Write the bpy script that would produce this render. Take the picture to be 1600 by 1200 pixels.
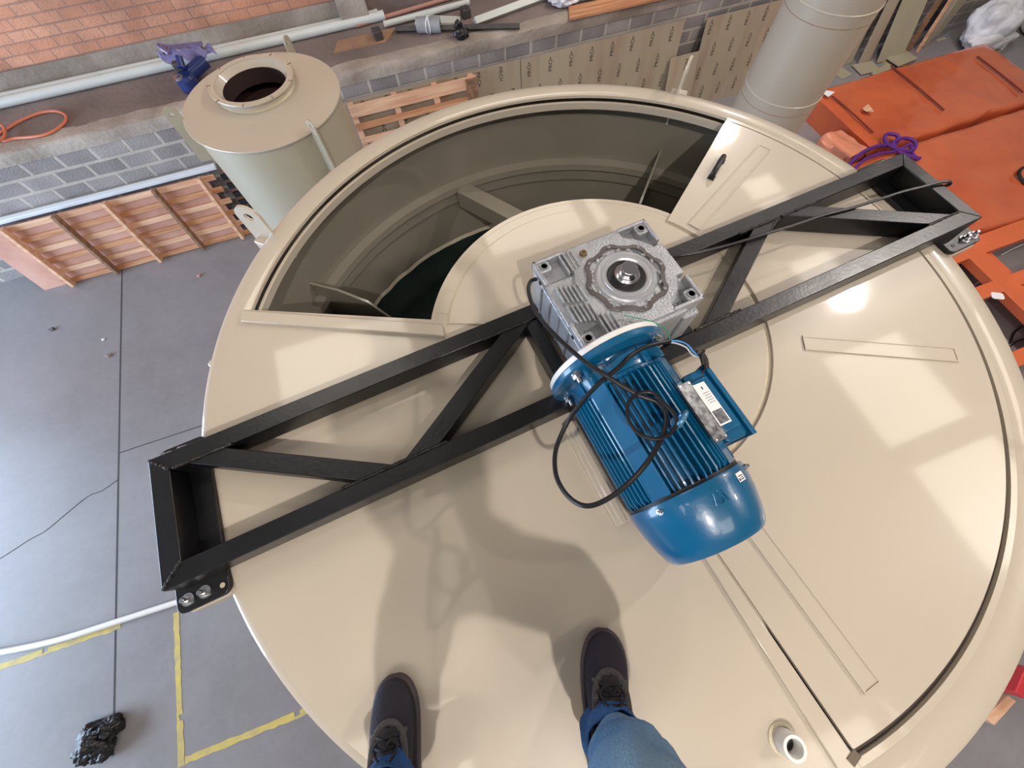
import bpy, bmesh, math, random
from mathutils import Vector, Matrix, noise
random.seed(7)
PI = math.pi
# ------------------------------------------------------------------ camera, world, lights, exposure
S = bpy.context.scene
for o in list(bpy.data.objects): bpy.data.objects.remove(o)
COL = S.collection
CR = ((0.9372958, -0.3481386, -0.0166156), (-0.3279234, -0.8647128, -0.3804446), (0.1180797, 0.3620378, -0.9246545))
CC = Vector((-0.5360326, -0.5596220, 1.2208563)); CF = 609.774
cam = bpy.data.cameras.new('camera'); co = bpy.data.objects.new('camera', cam); COL.objects.link(co)
cam.sensor_width = 36; cam.lens = 36 * CF / 1600; cam.clip_start = 0.02; cam.clip_end = 200
X_, Y_, Z_ = (Vector(r) for r in CR)
M = Matrix((( X_[0], -Y_[0], -Z_[0]), (X_[1], -Y_[1], -Z_[1]), (X_[2], -Y_[2], -Z_[2])))
co.matrix_world = Matrix.Translation(CC) @ M.to_4x4()
S.camera = co
S.view_settings.view_transform = 'Standard'; S.view_settings.look = 'None'
S.view_settings.gamma = 1; S.view_settings.exposure = -0.16
try: S.view_settings.use_curve_mapping = False
except Exception: pass

def lin(c):
    return tuple(((v/255)/12.92 if v/255 <= .04045 else ((v/255+.055)/1.055)**2.4) for v in c) + (1,)

w = bpy.data.worlds.new('world'); S.world = w; w.use_nodes = True
w.node_tree.nodes['Background'].inputs[0].default_value = (.62, .76, 1, 1)
w.node_tree.nodes['Background'].inputs[1].default_value = 1.6

def area(name, loc, rot, sx, sy, power, col):
    l = bpy.data.lights.new(name, 'AREA'); l.shape = 'RECTANGLE'; l.size = sx; l.size_y = sy; l.energy = power; l.color = col
    o = bpy.data.objects.new(name, l); COL.objects.link(o); o.location = loc; o.rotation_euler = rot; return o
FZ = -3.45          # shop floor, the lid of the tank is z = 0
ROOF = 5.2
# daylight through the big door in the left wall
area('door_daylight', (-11.8, 1.5, -0.9), (0, -PI/2, 0), 4.8, 9.0, 2000, (.60, .78, 1.0))
# soft fill at the roof lights, the second row of them added for it
ROOFLIGHTS = [(6.4, -.45, 1.6, 1.7), (7.0, 4.35, .75, .55), (7.0, 3.65, .75, .6), (6.75, 2.15, .9, .5), (6.5, -2.5, 1.6, 1.6),
              (-2.4, 3.2, 2.4, 1.8), (-3.5, -3.0, 3.0, 2.0), (1.8, -5.0, 3.0, 2.0), (2.2, 5.2, 2.6, 1.0)]  # unseen roof lights on this row, added as soft fill
for i, (x, y, sx, sy) in enumerate(ROOFLIGHTS):
    area('rooflight_fill', (x, y, ROOF-.06), (0, 0, 0), sx, sy, 11*sx*sy, (1, .96, .88))
LAMPS = [(6.05, 1.14, 520), (6.35, 5.45, 480), (-.82, -3.4, 560), (6.2, -3.05, 300)]
for x, y, p in LAMPS:
    l = bpy.data.lights.new('high_bay_light', 'SPOT'); l.energy = p; l.spot_size = 2.7; l.spot_blend = .3; l.shadow_soft_size = .06; l.color = (1, .92, .86)
    o = bpy.data.objects.new('high_bay_light', l); COL.objects.link(o); o.location = (x, y, 4.42)

# ------------------------------------------------------------------ helpers
def at(px, py, z):
    """point on the level plane z that the photograph shows at px, py"""
    d = X_*((px-800)/CF) + Y_*((py-600)/CF) + Z_
    return CC + d*((z-CC.z)/d.z)
def aty(px, py, y):
    d = X_*((px-800)/CF) + Y_*((py-600)/CF) + Z_
    return CC + d*((y-CC.y)/d.y)

class NT:
    def __init__(s, name):
        s.m = bpy.data.materials.new(name); s.m.use_nodes = True; s.t = s.m.node_tree; s.b = s.t.nodes['Principled BSDF']
    def n(s, typ, **k):
        nd = s.t.nodes.new(typ)
        for a, v in k.items():
            if a.startswith('i_'): nd.inputs[a[2:].replace('_', ' ')].default_value = v
            else: setattr(nd, a, v)
        return nd
    def l(s, a, b): s.t.links.new(a, b)
def mat(name, rgb, rough=.5, metal=0, var=.0, scale=4, bump=0, bscale=40, coat=0, rgb2=None, spec=None, trans=0, rvar=0, stretch=None, detail=4, lo=.35, hi=.65):
    q = NT(name); c = lin(rgb); b = q.b
    b.inputs['Base Color'].default_value = c; b.inputs['Roughness'].default_value = rough; b.inputs['Metallic'].default_value = metal
    if coat: b.inputs['Coat Weight'].default_value = coat; b.inputs['Coat Roughness'].default_value = .06
    if spec is not None: b.inputs['Specular IOR Level'].default_value = spec
    if trans: b.inputs['Transmission Weight'].default_value = trans
    tc = q.n('ShaderNodeTexCoord'); mp = q.n('ShaderNodeMapping'); q.l(tc.outputs['Object'], mp.inputs[0])
    if stretch: mp.inputs['Scale'].default_value = stretch
    nz = q.n('ShaderNodeTexNoise', i_Scale=scale, i_Detail=detail); q.l(mp.outputs[0], nz.inputs['Vector'])
    rp = q.n('ShaderNodeValToRGB'); q.l(nz.outputs[0], rp.inputs[0])
    c2 = lin(rgb2) if rgb2 else tuple(v*(1-var) for v in c[:3]) + (1,)
    if var or rgb2:
        rp.color_ramp.elements[0].position = lo; rp.color_ramp.elements[1].position = hi
        rp.color_ramp.elements[0].color = c2; rp.color_ramp.elements[1].color = c
        q.l(rp.outputs[0], b.inputs['Base Color'])
    if rvar:
        mr = q.n('ShaderNodeMapRange', i_To_Min=rough-rvar, i_To_Max=rough+rvar); q.l(nz.outputs[0], mr.inputs[0]); q.l(mr.outputs[0], b.inputs['Roughness'])
    if bump:
        n2 = q.n('ShaderNodeTexNoise', i_Scale=bscale, i_Detail=3); q.l(mp.outputs[0], n2.inputs['Vector'])
        bp = q.n('ShaderNodeBump', i_Strength=bump, i_Distance=.02); q.l(n2.outputs[0], bp.inputs['Height']); q.l(bp.outputs[0], b.inputs['Normal'])
    return q.m

class MB:
    """collects shapes, then links them as ONE mesh object"""
    def __init__(s): s.bm = bmesh.new()
    def box(s, a, b, mx=None):
        vs = [s.bm.verts.new(p) for p in ((a[0],a[1],a[2]),(b[0],a[1],a[2]),(b[0],b[1],a[2]),(a[0],b[1],a[2]),(a[0],a[1],b[2]),(b[0],a[1],b[2]),(b[0],b[1],b[2]),(a[0],b[1],b[2]))]
        for f in ((0,3,2,1),(4,5,6,7),(0,1,5,4),(1,2,6,5),(2,3,7,6),(3,0,4,7)): s.bm.faces.new([vs[i] for i in f])
        if mx: 
            for v in vs: v.co = mx @ v.co
        return s
    def prism(s, poly, z0, z1, mx=None):
        """outline (x, y) list, counter-clockwise, extruded in z"""
        A = [s.bm.verts.new((p[0], p[1], z0)) for p in poly]; B = [s.bm.verts.new((p[0], p[1], z1)) for p in poly]; n = len(poly)
        s.bm.faces.new(A[::-1]); s.bm.faces.new(B)
        for i in range(n): s.bm.faces.new((A[i], A[(i+1)%n], B[(i+1)%n], B[i]))
        if mx:
            for v in A+B: v.co = mx @ v.co
        return s
    def sector(s, r0, r1, a0, a1, z0, z1, n=64):
        """ring sector, degrees"""
        a0, a1 = math.radians(a0), math.radians(a1); full = abs(a1-a0) > 2*PI-1e-4; rows = []
        for i in range(n if full else n+1):
            t = a0+(a1-a0)*i/n; c, q = math.cos(t), math.sin(t)
            rows.append([s.bm.verts.new((r*c, r*q, z)) for r, z in ((r0,z0),(r1,z0),(r1,z1),(r0,z1))])
        m = len(rows)
        for i in range(m if full else m-1):
            a, b = rows[i], rows[(i+1)%m]
            for k in range(4): s.bm.faces.new((a[k], b[k], b[(k+1)%4], a[(k+1)%4]))
        if not full: s.bm.faces.new(rows[0]); s.bm.faces.new(rows[-1][::-1])
        return s
    def lathe(s, prof, mx=None, n=48, closed=False, wob=None):
        rows = []
        for i in range(n):
            t = 2*PI*i/n
            row = []
            for r, z in prof:
                rr = r*(1+(wob(t, z) if wob else 0)); v = s.bm.verts.new((rr*math.cos(t), rr*math.sin(t), z)); 
                if mx: v.co = mx @ v.co
                row.append(v)
            rows.append(row)
        m = len(prof)
        for i in range(n):
            a, b = rows[i], rows[(i+1)%n]
            for k in range(m if closed else m-1): s.bm.faces.new((a[k], b[k], b[(k+1)%m], a[(k+1)%m]))
        if not closed:
            if prof[0][0] > 1e-5: s.bm.faces.new([r[0] for r in rows][::-1])
            if prof[-1][0] > 1e-5: s.bm.faces.new([r[-1] for r in rows])
        return s
    def cyl(s, p, q, r, n=20, r2=None):
        p, q = Vector(p), Vector(q); d = q-p; mx = Matrix.Translation(p) @ d.to_track_quat('Z', 'Y').to_matrix().to_4x4()
        return s.lathe([(r, 0), (r2 if r2 is not None else r, d.length)], mx, n)
    def tube(s, pts, r, n=10, sub=6, closed=False, flat=1.0):
        P = [Vector(p) for p in pts]
        if sub > 1 and len(P) > 2:
            Q = []; m = len(P)
            for i in range(m if closed else m-1):
                p0 = P[(i-1) % m] if closed else P[max(i-1, 0)]; p1 = P[i]; p2 = P[(i+1) % m]; p3 = P[(i+2) % m] if closed else P[min(i+2, m-1)]
                for k in range(sub):
                    t = k/sub; Q.append(.5*((2*p1)+(p2-p0)*t+(2*p0-5*p1+4*p2-p3)*t*t+(3*p1-p0-3*p2+p3)*t**3))
            if not closed: Q.append(P[-1])
            P = Q
        m = len(P); up = Vector((0, 0, 1)); rows = []
        for i in range(m):
            d = (P[(i+1) % m]-P[(i-1) % m]) if closed else (P[min(i+1, m-1)]-P[max(i-1, 0)])
            d.normalize(); sd = d.cross(up)
            if sd.length < 1e-3: sd = d.cross(Vector((1, 0, 0)))
            sd.normalize(); u2 = sd.cross(d); rr = r[i*(len(r)-1)//max(m-1,1)] if isinstance(r, (list, tuple)) else r
            rows.append([s.bm.verts.new(P[i]+(sd*math.cos(2*PI*k/n)+u2*flat*math.sin(2*PI*k/n))*rr) for k in range(n)])
        for i in range(m if closed else m-1):
            a, b = rows[i], rows[(i+1) % m]
            for k in range(n): s.bm.faces.new((a[k], a[(k+1) % n], b[(k+1) % n], b[k]))
        if not closed: s.bm.faces.new(rows[0][::-1]); s.bm.faces.new(rows[-1])
        return s
    def loft(s, rings, cap=True):
        R = [[s.bm.verts.new(p) for p in r] for r in rings]; n = len(R[0])
        for a, b in zip(R, R[1:]):
            for k in range(n): s.bm.faces.new((a[k], a[(k+1) % n], b[(k+1) % n], b[k]))
        if cap: s.bm.faces.new(R[0][::-1]); s.bm.faces.new(R[-1])
        return s
    def grid(s, fn, nu, nv, cu=False):
        R = [[s.bm.verts.new(fn(i/nu, j/nv)) for j in range(nv+1)] for i in range(nu if cu else nu+1)]
        for i in range(nu):
            for j in range(nv): s.bm.faces.new((R[i][j], R[(i+1) % len(R)][j], R[(i+1) % len(R)][j+1], R[i][j+1]))
        return s
    def blob(s, c, rx, ry, rz, seed=0, amp=.2, fr=2., sub=4, floor=None):
        mx = Matrix.Translation(c)
        r = bmesh.ops.create_icosphere(s.bm, subdivisions=sub, radius=1)
        for v in r['verts']:
            p = v.co.copy(); k = 1+amp*noise.noise(p*fr+Vector((seed*7.1, seed*3.3, 0)))*1.6 + amp*.6*abs(noise.noise(p*fr*2.7+Vector((seed, 5, 2))))
            v.co = Vector((p.x*rx*k, p.y*ry*k, p.z*rz*k)) + Vector(c)
            if floor is not None and v.co.z < floor: v.co.z = floor + .002*random.random()
        return s
    def build(s, name, material, parent=None, bevel=0, smooth=35, loc=None, rot=None, subsurf=0):
        bm = s.bm; bmesh.ops.recalc_face_normals(bm, faces=bm.faces)
        if smooth:
            lim = math.radians(smooth)
            for f in bm.faces: f.smooth = True
            for e in bm.edges:
                if len(e.link_faces) == 2 and e.calc_face_angle(0) > lim: e.smooth = False
        me = bpy.data.meshes.new(name); bm.to_mesh(me); bm.free()
        for m in (material if isinstance(material, (list, tuple)) else [material]): me.materials.append(m)
        o = bpy.data.objects.new(name, me); COL.objects.link(o)
        if parent: o.parent = parent
        if loc: o.location = loc
        if rot: o.rotation_euler = rot
        if bevel:
            md = o.modifiers.new('bevel', 'BEVEL'); md.width = bevel; md.segments = 2; md.limit_method = 'ANGLE'; md.angle_limit = .6
            md.harden_normals = False
        if subsurf:
            md = o.modifiers.new('sub', 'SUBSURF'); md.levels = md.render_levels = subsurf
        return o
def tag(o, label=None, cat=None, group=None, kind=None):
    for k, v in (('label', label), ('category', cat), ('group', group), ('kind', kind)):
        if v: o[k] = v
    return o
def empty(name, loc=(0, 0, 0), rz=0, **k):
    o = bpy.data.objects.new(name, None); COL.objects.link(o); o.location = loc; o.rotation_euler = (0, 0, rz); o.empty_display_size = .05
    return tag(o, **k)
def T(*a): return Matrix.Translation(a)
def RX(a): return Matrix.Rotation(a, 4, 'X')
def RY(a): return Matrix.Rotation(a, 4, 'Y')
def RZ(a): return Matrix.Rotation(a, 4, 'Z')
def struct(o): o['kind'] = 'structure'; return o

# ------------------------------------------------------------------ materials
CREAM = mat('cream_polypropylene', (193, 181, 164), .34, var=.05, scale=1.3, coat=.75, bump=.010, bscale=2.5, rvar=.04, spec=.25)
CREAM_D = mat('cream_welding_seam', (196, 184, 156), .35, bump=.2, bscale=60)
GREY_PP = mat('greyed_cream_polypropylene', (172, 163, 143), .38, var=.05, scale=2, coat=.15)
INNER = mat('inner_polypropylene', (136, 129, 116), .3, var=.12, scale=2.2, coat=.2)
LIQUID = mat('dark_green_tank_bottom', (16, 38, 34), .2, var=.5, scale=3)
BLACK_STEEL = mat('black_painted_steel', (17, 17, 20), .33, var=.25, scale=9, bump=.03, bscale=70, rvar=.07)
WELD = mat('weld_bead', (58, 56, 54), .35, .6, var=.5, scale=60, bump=.4, bscale=120)
CHROME = mat('zinc_plated_steel', (205, 205, 208), .22, 1)
CAST = mat('cast_aluminium', (178, 180, 184), .42, .55, var=.22, scale=14, bump=.25, bscale=160)
CAST_D = mat('cast_aluminium_pocket', (150, 152, 154), .5, .45, var=.35, scale=18, bump=.3, bscale=140)
RINGM = mat('brown_grey_machined_ring', (112, 104, 102), .42, .5, var=.25, scale=20)
SEAL = mat('black_rubber', (20, 18, 20), .5)
BRASS = mat('brass', (140, 120, 92), .4, .8)
BLUE = mat('blue_motor_paint', (4, 90, 130), .3, var=.1, scale=6, coat=.5, bump=.02, bscale=120)
WHITEP = mat('white_adapter_paint', (226, 224, 220), .4)
PLATE = mat('worn_name_plate', (104, 104, 106), .35, .5, rgb2=(34, 32, 34), scale=60)
PAPER = mat('white_paper', (232, 232, 232), .6)
INK = mat('printed_ink', (34, 32, 32), .6)
INKG = mat('printed_grey_ink', (130, 130, 134), .6)
CABLE = mat('black_cable', (17, 17, 19), .35)
WIREB = mat('light_blue_wire', (70, 150, 220), .4)
WIREG = mat('green_wire', (40, 150, 110), .4)
WIREW = mat('white_wire', (210, 214, 220), .4)
CONC = mat('rough_concrete', (176, 164, 154), .85, rgb2=(134, 121, 110), scale=1.6, bump=.5, bscale=18, detail=8)
CONCD = mat('dark_concrete_ledge', (136, 121, 116), .85, rgb2=(110, 97, 92), scale=1.1, bump=.5, bscale=14, detail=8)
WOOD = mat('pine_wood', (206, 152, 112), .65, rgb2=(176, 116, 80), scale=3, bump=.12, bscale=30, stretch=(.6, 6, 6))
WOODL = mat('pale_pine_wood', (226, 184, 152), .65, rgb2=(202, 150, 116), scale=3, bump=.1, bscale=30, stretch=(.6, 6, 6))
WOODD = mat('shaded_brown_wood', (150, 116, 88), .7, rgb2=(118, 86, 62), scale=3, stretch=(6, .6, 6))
PINK = mat('pink_plywood', (206, 160, 142), .7, rgb2=(184, 134, 114), scale=2.2)
PVC = mat('white_grey_pvc', (206, 208, 204), .35, var=.06, scale=3)
WHITE_MET = mat('white_painted_panel', (222, 228, 236), .4)
SHEET = mat('tan_film_covered_sheet', (170, 156, 136), .35, rgb2=(160, 138, 118), scale=1.6, stretch=(3, 1, .35), lo=.25, hi=.55)
SHEET2 = mat('olive_tan_sheet', (170, 162, 138), .4, var=.1, scale=2)
ORANGE = mat('orange_plastic_wrap', (208, 106, 66), .25, rgb2=(192, 90, 54), scale=1.4, bump=.25, bscale=5, coat=.6, stretch=(1, 1, 1))
ORANGEF = mat('orange_painted_steel', (214, 108, 66), .45, var=.1, scale=3)
WRAP = mat('clear_wrap_film', (222, 142, 112), .15, coat=.6, bump=.6, bscale=14)
DARK = mat('black_plastic_bag', (18, 16, 18), .42, bump=.3, bscale=12)
BAGW = mat('white_plastic_bag', (222, 222, 230), .3, var=.12, scale=4, bump=.5, bscale=9, coat=.2)
PURPLE = mat('purple_strap', (88, 34, 130), .6)
LILAC = mat('lilac_plastic_film', (150, 140, 190), .3, coat=.4, trans=.5)
NAVY = mat('dark_blue_pump_paint', (26, 46, 104), .3, coat=.3)
HOSE = mat('orange_rubber_hose', (206, 118, 88), .45)
PINKP = mat('pink_brown_tube', (176, 130, 116), .5)
GREYROLL = mat('grey_film_roll', (150, 150, 154), .4, var=.15, scale=10)
REDP = mat('red_plastic', (190, 50, 56), .45)
RUST = mat('ochre_plank', (170, 130, 96), .7, rgb2=(136, 108, 92), scale=3)
DKMETAL = mat('dark_grey_steel', (74, 70, 68), .5, var=.3, scale=8)
DENIM = mat('blue_denim', (112, 142, 166), .85, rgb2=(62, 104, 144), scale=6, bump=.3, bscale=160)
DENIMD = mat('dark_blue_denim_cuff', (44, 92, 142), .85, rgb2=(26, 66, 114), scale=8, bump=.4, bscale=120)
SHOE = mat('navy_black_knit', (36, 31, 42), .85, bump=.3, bscale=220)
SOLE = mat('black_brown_sole', (60, 50, 54), .6)
SHOEG = mat('grey_suede_trim', (74, 70, 70), .8, bump=.3, bscale=120)
LACE = mat('dark_laces', (30, 26, 28), .8)
SKIN = mat('skin', (196, 148, 122), .55)
HAIR = mat('dark_hair', (40, 30, 26), .7, bump=.5, bscale=60)
JACKET = mat('grey_work_jacket', (88, 92, 100), .85, var=.15, scale=6)
TAPE = mat('yellow_floor_paint', (200, 180, 84), .6, rgb2=(178, 160, 104), scale=9)
ROOFM = mat('pale_roof_sheet', (168, 158, 146), .7, var=.15, scale=.6)
BEAMM = mat('roof_steel', (110, 110, 112), .6)
TREAD = mat('white_tag', (236, 236, 240), .5)
GREEN = mat('green_plastic', (40, 130, 80), .4)

def emis(name, rgb, k):
    q = NT(name); q.b.inputs['Base Color'].default_value = lin(rgb); q.b.inputs['Emission Color'].default_value = lin(rgb); q.b.inputs['Emission Strength'].default_value = k
    return q.m
ROOFGLASS = emis('lit_roof_light_sheet', (255, 240, 212), 2.2)
LAMPGLOW = emis('lamp_glow', (255, 246, 236), 60)

def brickmat(name, c1, c2, mortar, bw, bh, ms, off, rough, mx=(0, 0, 0), noisec=.25):
    q = NT(name); tc = q.n('ShaderNodeTexCoord'); sp = q.n('ShaderNodeSeparateXYZ'); cb = q.n('ShaderNodeCombineXYZ')
    q.l(tc.outputs['Object'], sp.inputs[0]); q.l(sp.outputs[0], cb.inputs[0]); q.l(sp.outputs[2], cb.inputs[1])
    mp = q.n('ShaderNodeMapping'); mp.inputs['Location'].default_value = mx; q.l(cb.outputs[0], mp.inputs[0])
    br = q.n('ShaderNodeTexBrick', i_Scale=1.0, i_Mortar_Size=ms, i_Brick_Width=bw, i_Row_Height=bh, i_Mortar_Smooth=.3, i_Bias=0.)
    br.offset = off; br.inputs['Color1'].default_value = lin(c1); br.inputs['Color2'].default_value = lin(c2); br.inputs['Mortar'].default_value = lin(mortar)
    q.l(mp.outputs[0], br.inputs['Vector'])
    nz = q.n('ShaderNodeTexNoise', i_Scale=2.2, i_Detail=7.); q.l(tc.outputs['Object'], nz.inputs['Vector'])
    mr = q.n('ShaderNodeMapRange', i_From_Min=.3, i_From_Max=.7, i_To_Min=1-noisec, i_To_Max=1+noisec*.6); q.l(nz.outputs[0], mr.inputs[0])
    mm = q.n('ShaderNodeMix', data_type='RGBA', blend_type='MULTIPLY'); mm.inputs[0].default_value = 1
    q.l(br.outputs[0], mm.inputs[6]); q.l(mr.outputs[0], mm.inputs[7]); q.l(mm.outputs[2], q.b.inputs['Base Color'])
    q.b.inputs['Roughness'].default_value = rough
    n3 = q.n('ShaderNodeTexNoise', i_Scale=40., i_Detail=4.); q.l(tc.outputs['Object'], n3.inputs['Vector'])
    ad = q.n('ShaderNodeMath', operation='MULTIPLY_ADD'); ad.inputs[1].default_value = -.8; q.l(br.outputs[1], ad.inputs[0]); q.l(n3.outputs[0], ad.inputs[2])
    bp = q.n('ShaderNodeBump', i_Strength=.6, i_Distance=.012); q.l(ad.outputs[0], bp.inputs['Height']); q.l(bp.outputs[0], q.b.inputs['Normal'])
    return q.m
CMU = brickmat('grey_concrete_block', (158, 150, 148), (134, 127, 126), (182, 172, 164), .39, .182, .022, .5, .85, (.205, .005, 0))
BRICK = brickmat('orange_clay_brick', (206, 150, 122), (196, 136, 108), (168, 126, 110), .26, .105, .009, .5, .8, (0, .045, 0), .3)

def floormat():
    q = NT('painted_concrete_floor'); tc = q.n('ShaderNodeTexCoord')
    n1 = q.n('ShaderNodeTexNoise', i_Scale=.55, i_Detail=8., i_Roughness=.6); q.l(tc.outputs['Object'], n1.inputs['Vector'])
    rp = q.n('ShaderNodeValToRGB'); q.l(n1.outputs[0], rp.inputs[0])
    rp.color_ramp.elements[0].position = .3; rp.color_ramp.elements[0].color = lin((122, 118, 120)); rp.color_ramp.elements[1].position = .7; rp.color_ramp.elements[1].color = lin((142, 139, 142))
    n2 = q.n('ShaderNodeTexNoise', i_Scale=9., i_Detail=10., i_Roughness=.75); q.l(tc.outputs['Object'], n2.inputs['Vector'])
    mr = q.n('ShaderNodeMapRange', i_From_Min=.3, i_From_Max=.7, i_To_Min=.92, i_To_Max=1.06); q.l(n2.outputs[0], mr.inputs[0])
    mm = q.n('ShaderNodeMix', data_type='RGBA', blend_type='MULTIPLY'); mm.inputs[0].default_value = 1
    q.l(rp.outputs[0], mm.inputs[6]); q.l(mr.outputs[0], mm.inputs[7]); q.l(mm.outputs[2], q.b.inputs['Base Color'])
    m2 = q.n('ShaderNodeMapRange', i_To_Min=.30, i_To_Max=.5); q.l(n1.outputs[0], m2.inputs[0]); q.l(m2.outputs[0], q.b.inputs['Roughness'])
    bp = q.n('ShaderNodeBump', i_Strength=.08, i_Distance=.01); q.l(n2.outputs[0], bp.inputs['Height']); q.l(bp.outputs[0], q.b.inputs['Normal'])
    return q.m
FLOOR = floormat()

# ------------------------------------------------------------------ the setting
XL, XR, YF, YW, YB = -12, 15, -9, 5.5, 6.58
struct(MB().box((XL, YF, FZ-.1), (XR, YB+.3, FZ)).build('floor', FLOOR, smooth=0))
# floor joints, cut dark lines
JOINT = mat('dark_floor_joint', (58, 58, 64), .8)
struct(MB().box((-4.780, -.95, FZ), (-4.764, 5.49, FZ+.002)).build('trim_1', JOINT, smooth=0))
struct(MB().box((-4.762, 2.115, FZ), (-3.0, 2.127, FZ+.0015)).build('trim_2', JOINT, smooth=0))
ck = [(-6.2, 1.28), (-5.98, 1.33), (-5.72, 1.42), (-5.55, 1.46), (-5.3, 1.60), (-5.1, 1.70), (-4.95, 1.71), (-4.78, 1.78)]
struct(MB().tube([(x, y, FZ+.0005) for x, y in ck], .004, 6, 4).build('trim_3', JOINT))
# yellow floor lines: short worn strips
def worn(x0, y0, x1, y1, w, seed):
    m = MB(); rnd = random.Random(seed); d = Vector((x1-x0, y1-y0)); L = d.length; d /= L; nn = Vector((-d.y, d.x)); t = 0; n = int(L/.05)
    A = []; B = []
    for i in range(n+1):
        p = Vector((x0, y0))+d*L*i/n; A.append(p+nn*(w/2+rnd.uniform(-.008, .004))); B.append(p-nn*(w/2+rnd.uniform(-.008, .004)))
    gap = set(rnd.sample(range(2, n-2), max(1, n//16)))
    for i in range(n):
        if i in gap: 
            A_ = [B[i], B[i+1], (A[i+1]+B[i+1])/2, (A[i]+B[i]*2)/3]
        else: A_ = [B[i], B[i+1], A[i+1], A[i]]
        m.prism([(q.x, q.y) for q in A_], FZ, FZ+.003)
    return m
struct(worn(-4.165, .08, -4.165, -1.25, .060, 1).build('trim_4', TAPE, smooth=0))
struct(worn(-4.13, -1.22, -2.7, -1.24, .060, 2).build('trim_5', TAPE, smooth=0))
struct(worn(-6.9, .235, -4.72, .158, .060, 3).build('trim_6', TAPE, smooth=0))
struct(worn(8.9, 5.1, 9.35, 4.7, .05, 4).build('trim_7', TAPE, smooth=0))

low = MB().box((XL, YW, FZ), (XR, YW+.19, -1.99))
struct(low.build('wall_back', CMU, smooth=0))
# rough mortar cap along the low wall and the earth-grey ledge behind it
def capfn(u, v):
    x = XL+(XR-XL)*u; prof = [(YW-.012, -2.02), (YW-.012, -1.93), (YW, -1.885), (YW+.06, -1.87), (YW+.2, -1.872)]
    k = min(int(v*4), 3); f = v*4-k; y = prof[k][0]*(1-f)+prof[k+1][0]*f; z = prof[k][1]*(1-f)+prof[k+1][1]*f
    nn = noise.noise(Vector((x*3, v*3, 0)))*.018 + noise.noise(Vector((x*11, v*5, 3)))*.008
    return (x, y+nn*(.8 if v > .3 else .2), z + nn*(.5 if v > .2 else 0))
struct(MB().grid(capfn, 700, 8).build('trim_8', CONC, smooth=60))
struct(MB().box((XL, YW+.18, FZ), (XR, YB+.1, -1.875)).build('trim_9', CONCD, smooth=0))
struct(MB().box((XL, YB, -1.875), (-.32, YB+.3, -1.62)).build('trim_10', CONC, smooth=0))
struct(MB().box((XL, YB+.03, -1.62), (-.4, YB+.3, ROOF)).build('wall_rear', BRICK, smooth=0))
struct(MB().box((-.46, YB-.14, -1.875), (-.08, YB+.3, ROOF)).build('trim_11', CONC, bevel=.01))
struct(MB().box((-.08, YB+.02, -1.875), (XR, YB+.3, ROOF)).build('wall_rear_right', CONCD, smooth=0))
WALLM = mat('pale_hall_wall', (176, 170, 160), .8, var=.1, scale=1)
struct(MB().box((XR, YF, FZ), (XR+.2, YB+.3, ROOF)).build('wall_right', WALLM, smooth=0))
struct(MB().box((XL, YF-.2, FZ), (XR, YF, ROOF)).build('wall_front', WALLM, smooth=0))
m = MB(); m.box((XL-.2, YF, FZ), (XL, -3.1, ROOF)); m.box((XL-.2, 6.1, FZ), (XL, YB+.3, ROOF)); m.box((XL-.2, -3.1, 1.5), (XL, 6.1, ROOF))
struct(m.build('wall_left', WALLM, smooth=0))
# closed roof, glowing panels stand for the roof lights, some added as fill
m = MB(); m.box((XL, YF, ROOF), (XR, YB+.3, ROOF+.1)); struct(m.build('ceiling', ROOFM, smooth=0))
for i, (x, y, sx, sy) in enumerate(ROOFLIGHTS):
    f = MB().box((x-sx/2-.05, y-sy/2-.05, ROOF-.03), (x+sx/2+.05, y+sy/2+.05, ROOF)).build('window_%d' % (i+1), BEAMM, smooth=0); struct(f)
    MB().box((x-sx/2, y-sy/2, ROOF-.045), (x+sx/2, y+sy/2, ROOF-.03)).build('pane', ROOFGLASS, f, smooth=0)
for k, x in enumerate((-9, -5, -1, 3, 8, 12)):
    struct(MB().box((x-.07, YF, ROOF-.35), (x+.07, YB, ROOF-.001)).build('trim_%d' % (12+k), BEAMM, smooth=0))
for i, (x, y, p) in enumerate(LAMPS):
    where = ('above the orange stacks near the middle of the hall', 'above the orange stacks near the back wall', 'above and behind the standing person', 'on the right in the front row')[i]
    e = empty('high_bay_lamp', (x, y, 4.45), label='round high bay lamp ' + where, cat='lamp', group='high bay lamps under the roof')
    MB().lathe([(.05, .3), (.09, .26), (.12, .2), (.29, .0), (.30, -.01), (.28, 0), (.11, .18), (.0, .19)], n=40).build('reflector', BEAMM, e)
    MB().cyl((0, 0, .3), (0, 0, ROOF-4.45), .012).build('hanger', BEAMM, e)
    MB().lathe([(0, .035), (.255, .03), (.26, .02), (0, .02)], n=40).build('bulb', LAMPGLOW, e)

exec_parts = True
# ------------------------------------------------------------------ the mixing tank
TK = empty('mixing_tank', (0, 0, FZ), label='large round cream plastic mixing tank with an open sector in its lid', cat='tank')
def tp(mb, name, m, par=TK, **k):
    o = mb.build(name, m, None, **k); o.parent = par
    off = Vector((0, 0, -FZ)) if par is TK else Vector((0, 0, 0))
    o.location = off; return o
A_OP0, A_OP1 = 38.6, 155.5
HEND = -90.0
Bv = [at(1130, 880, 0), at(1325, 1165, 0)]; Av = [at(1110, 890, 0), at(1305, 1200, 0)]
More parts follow.
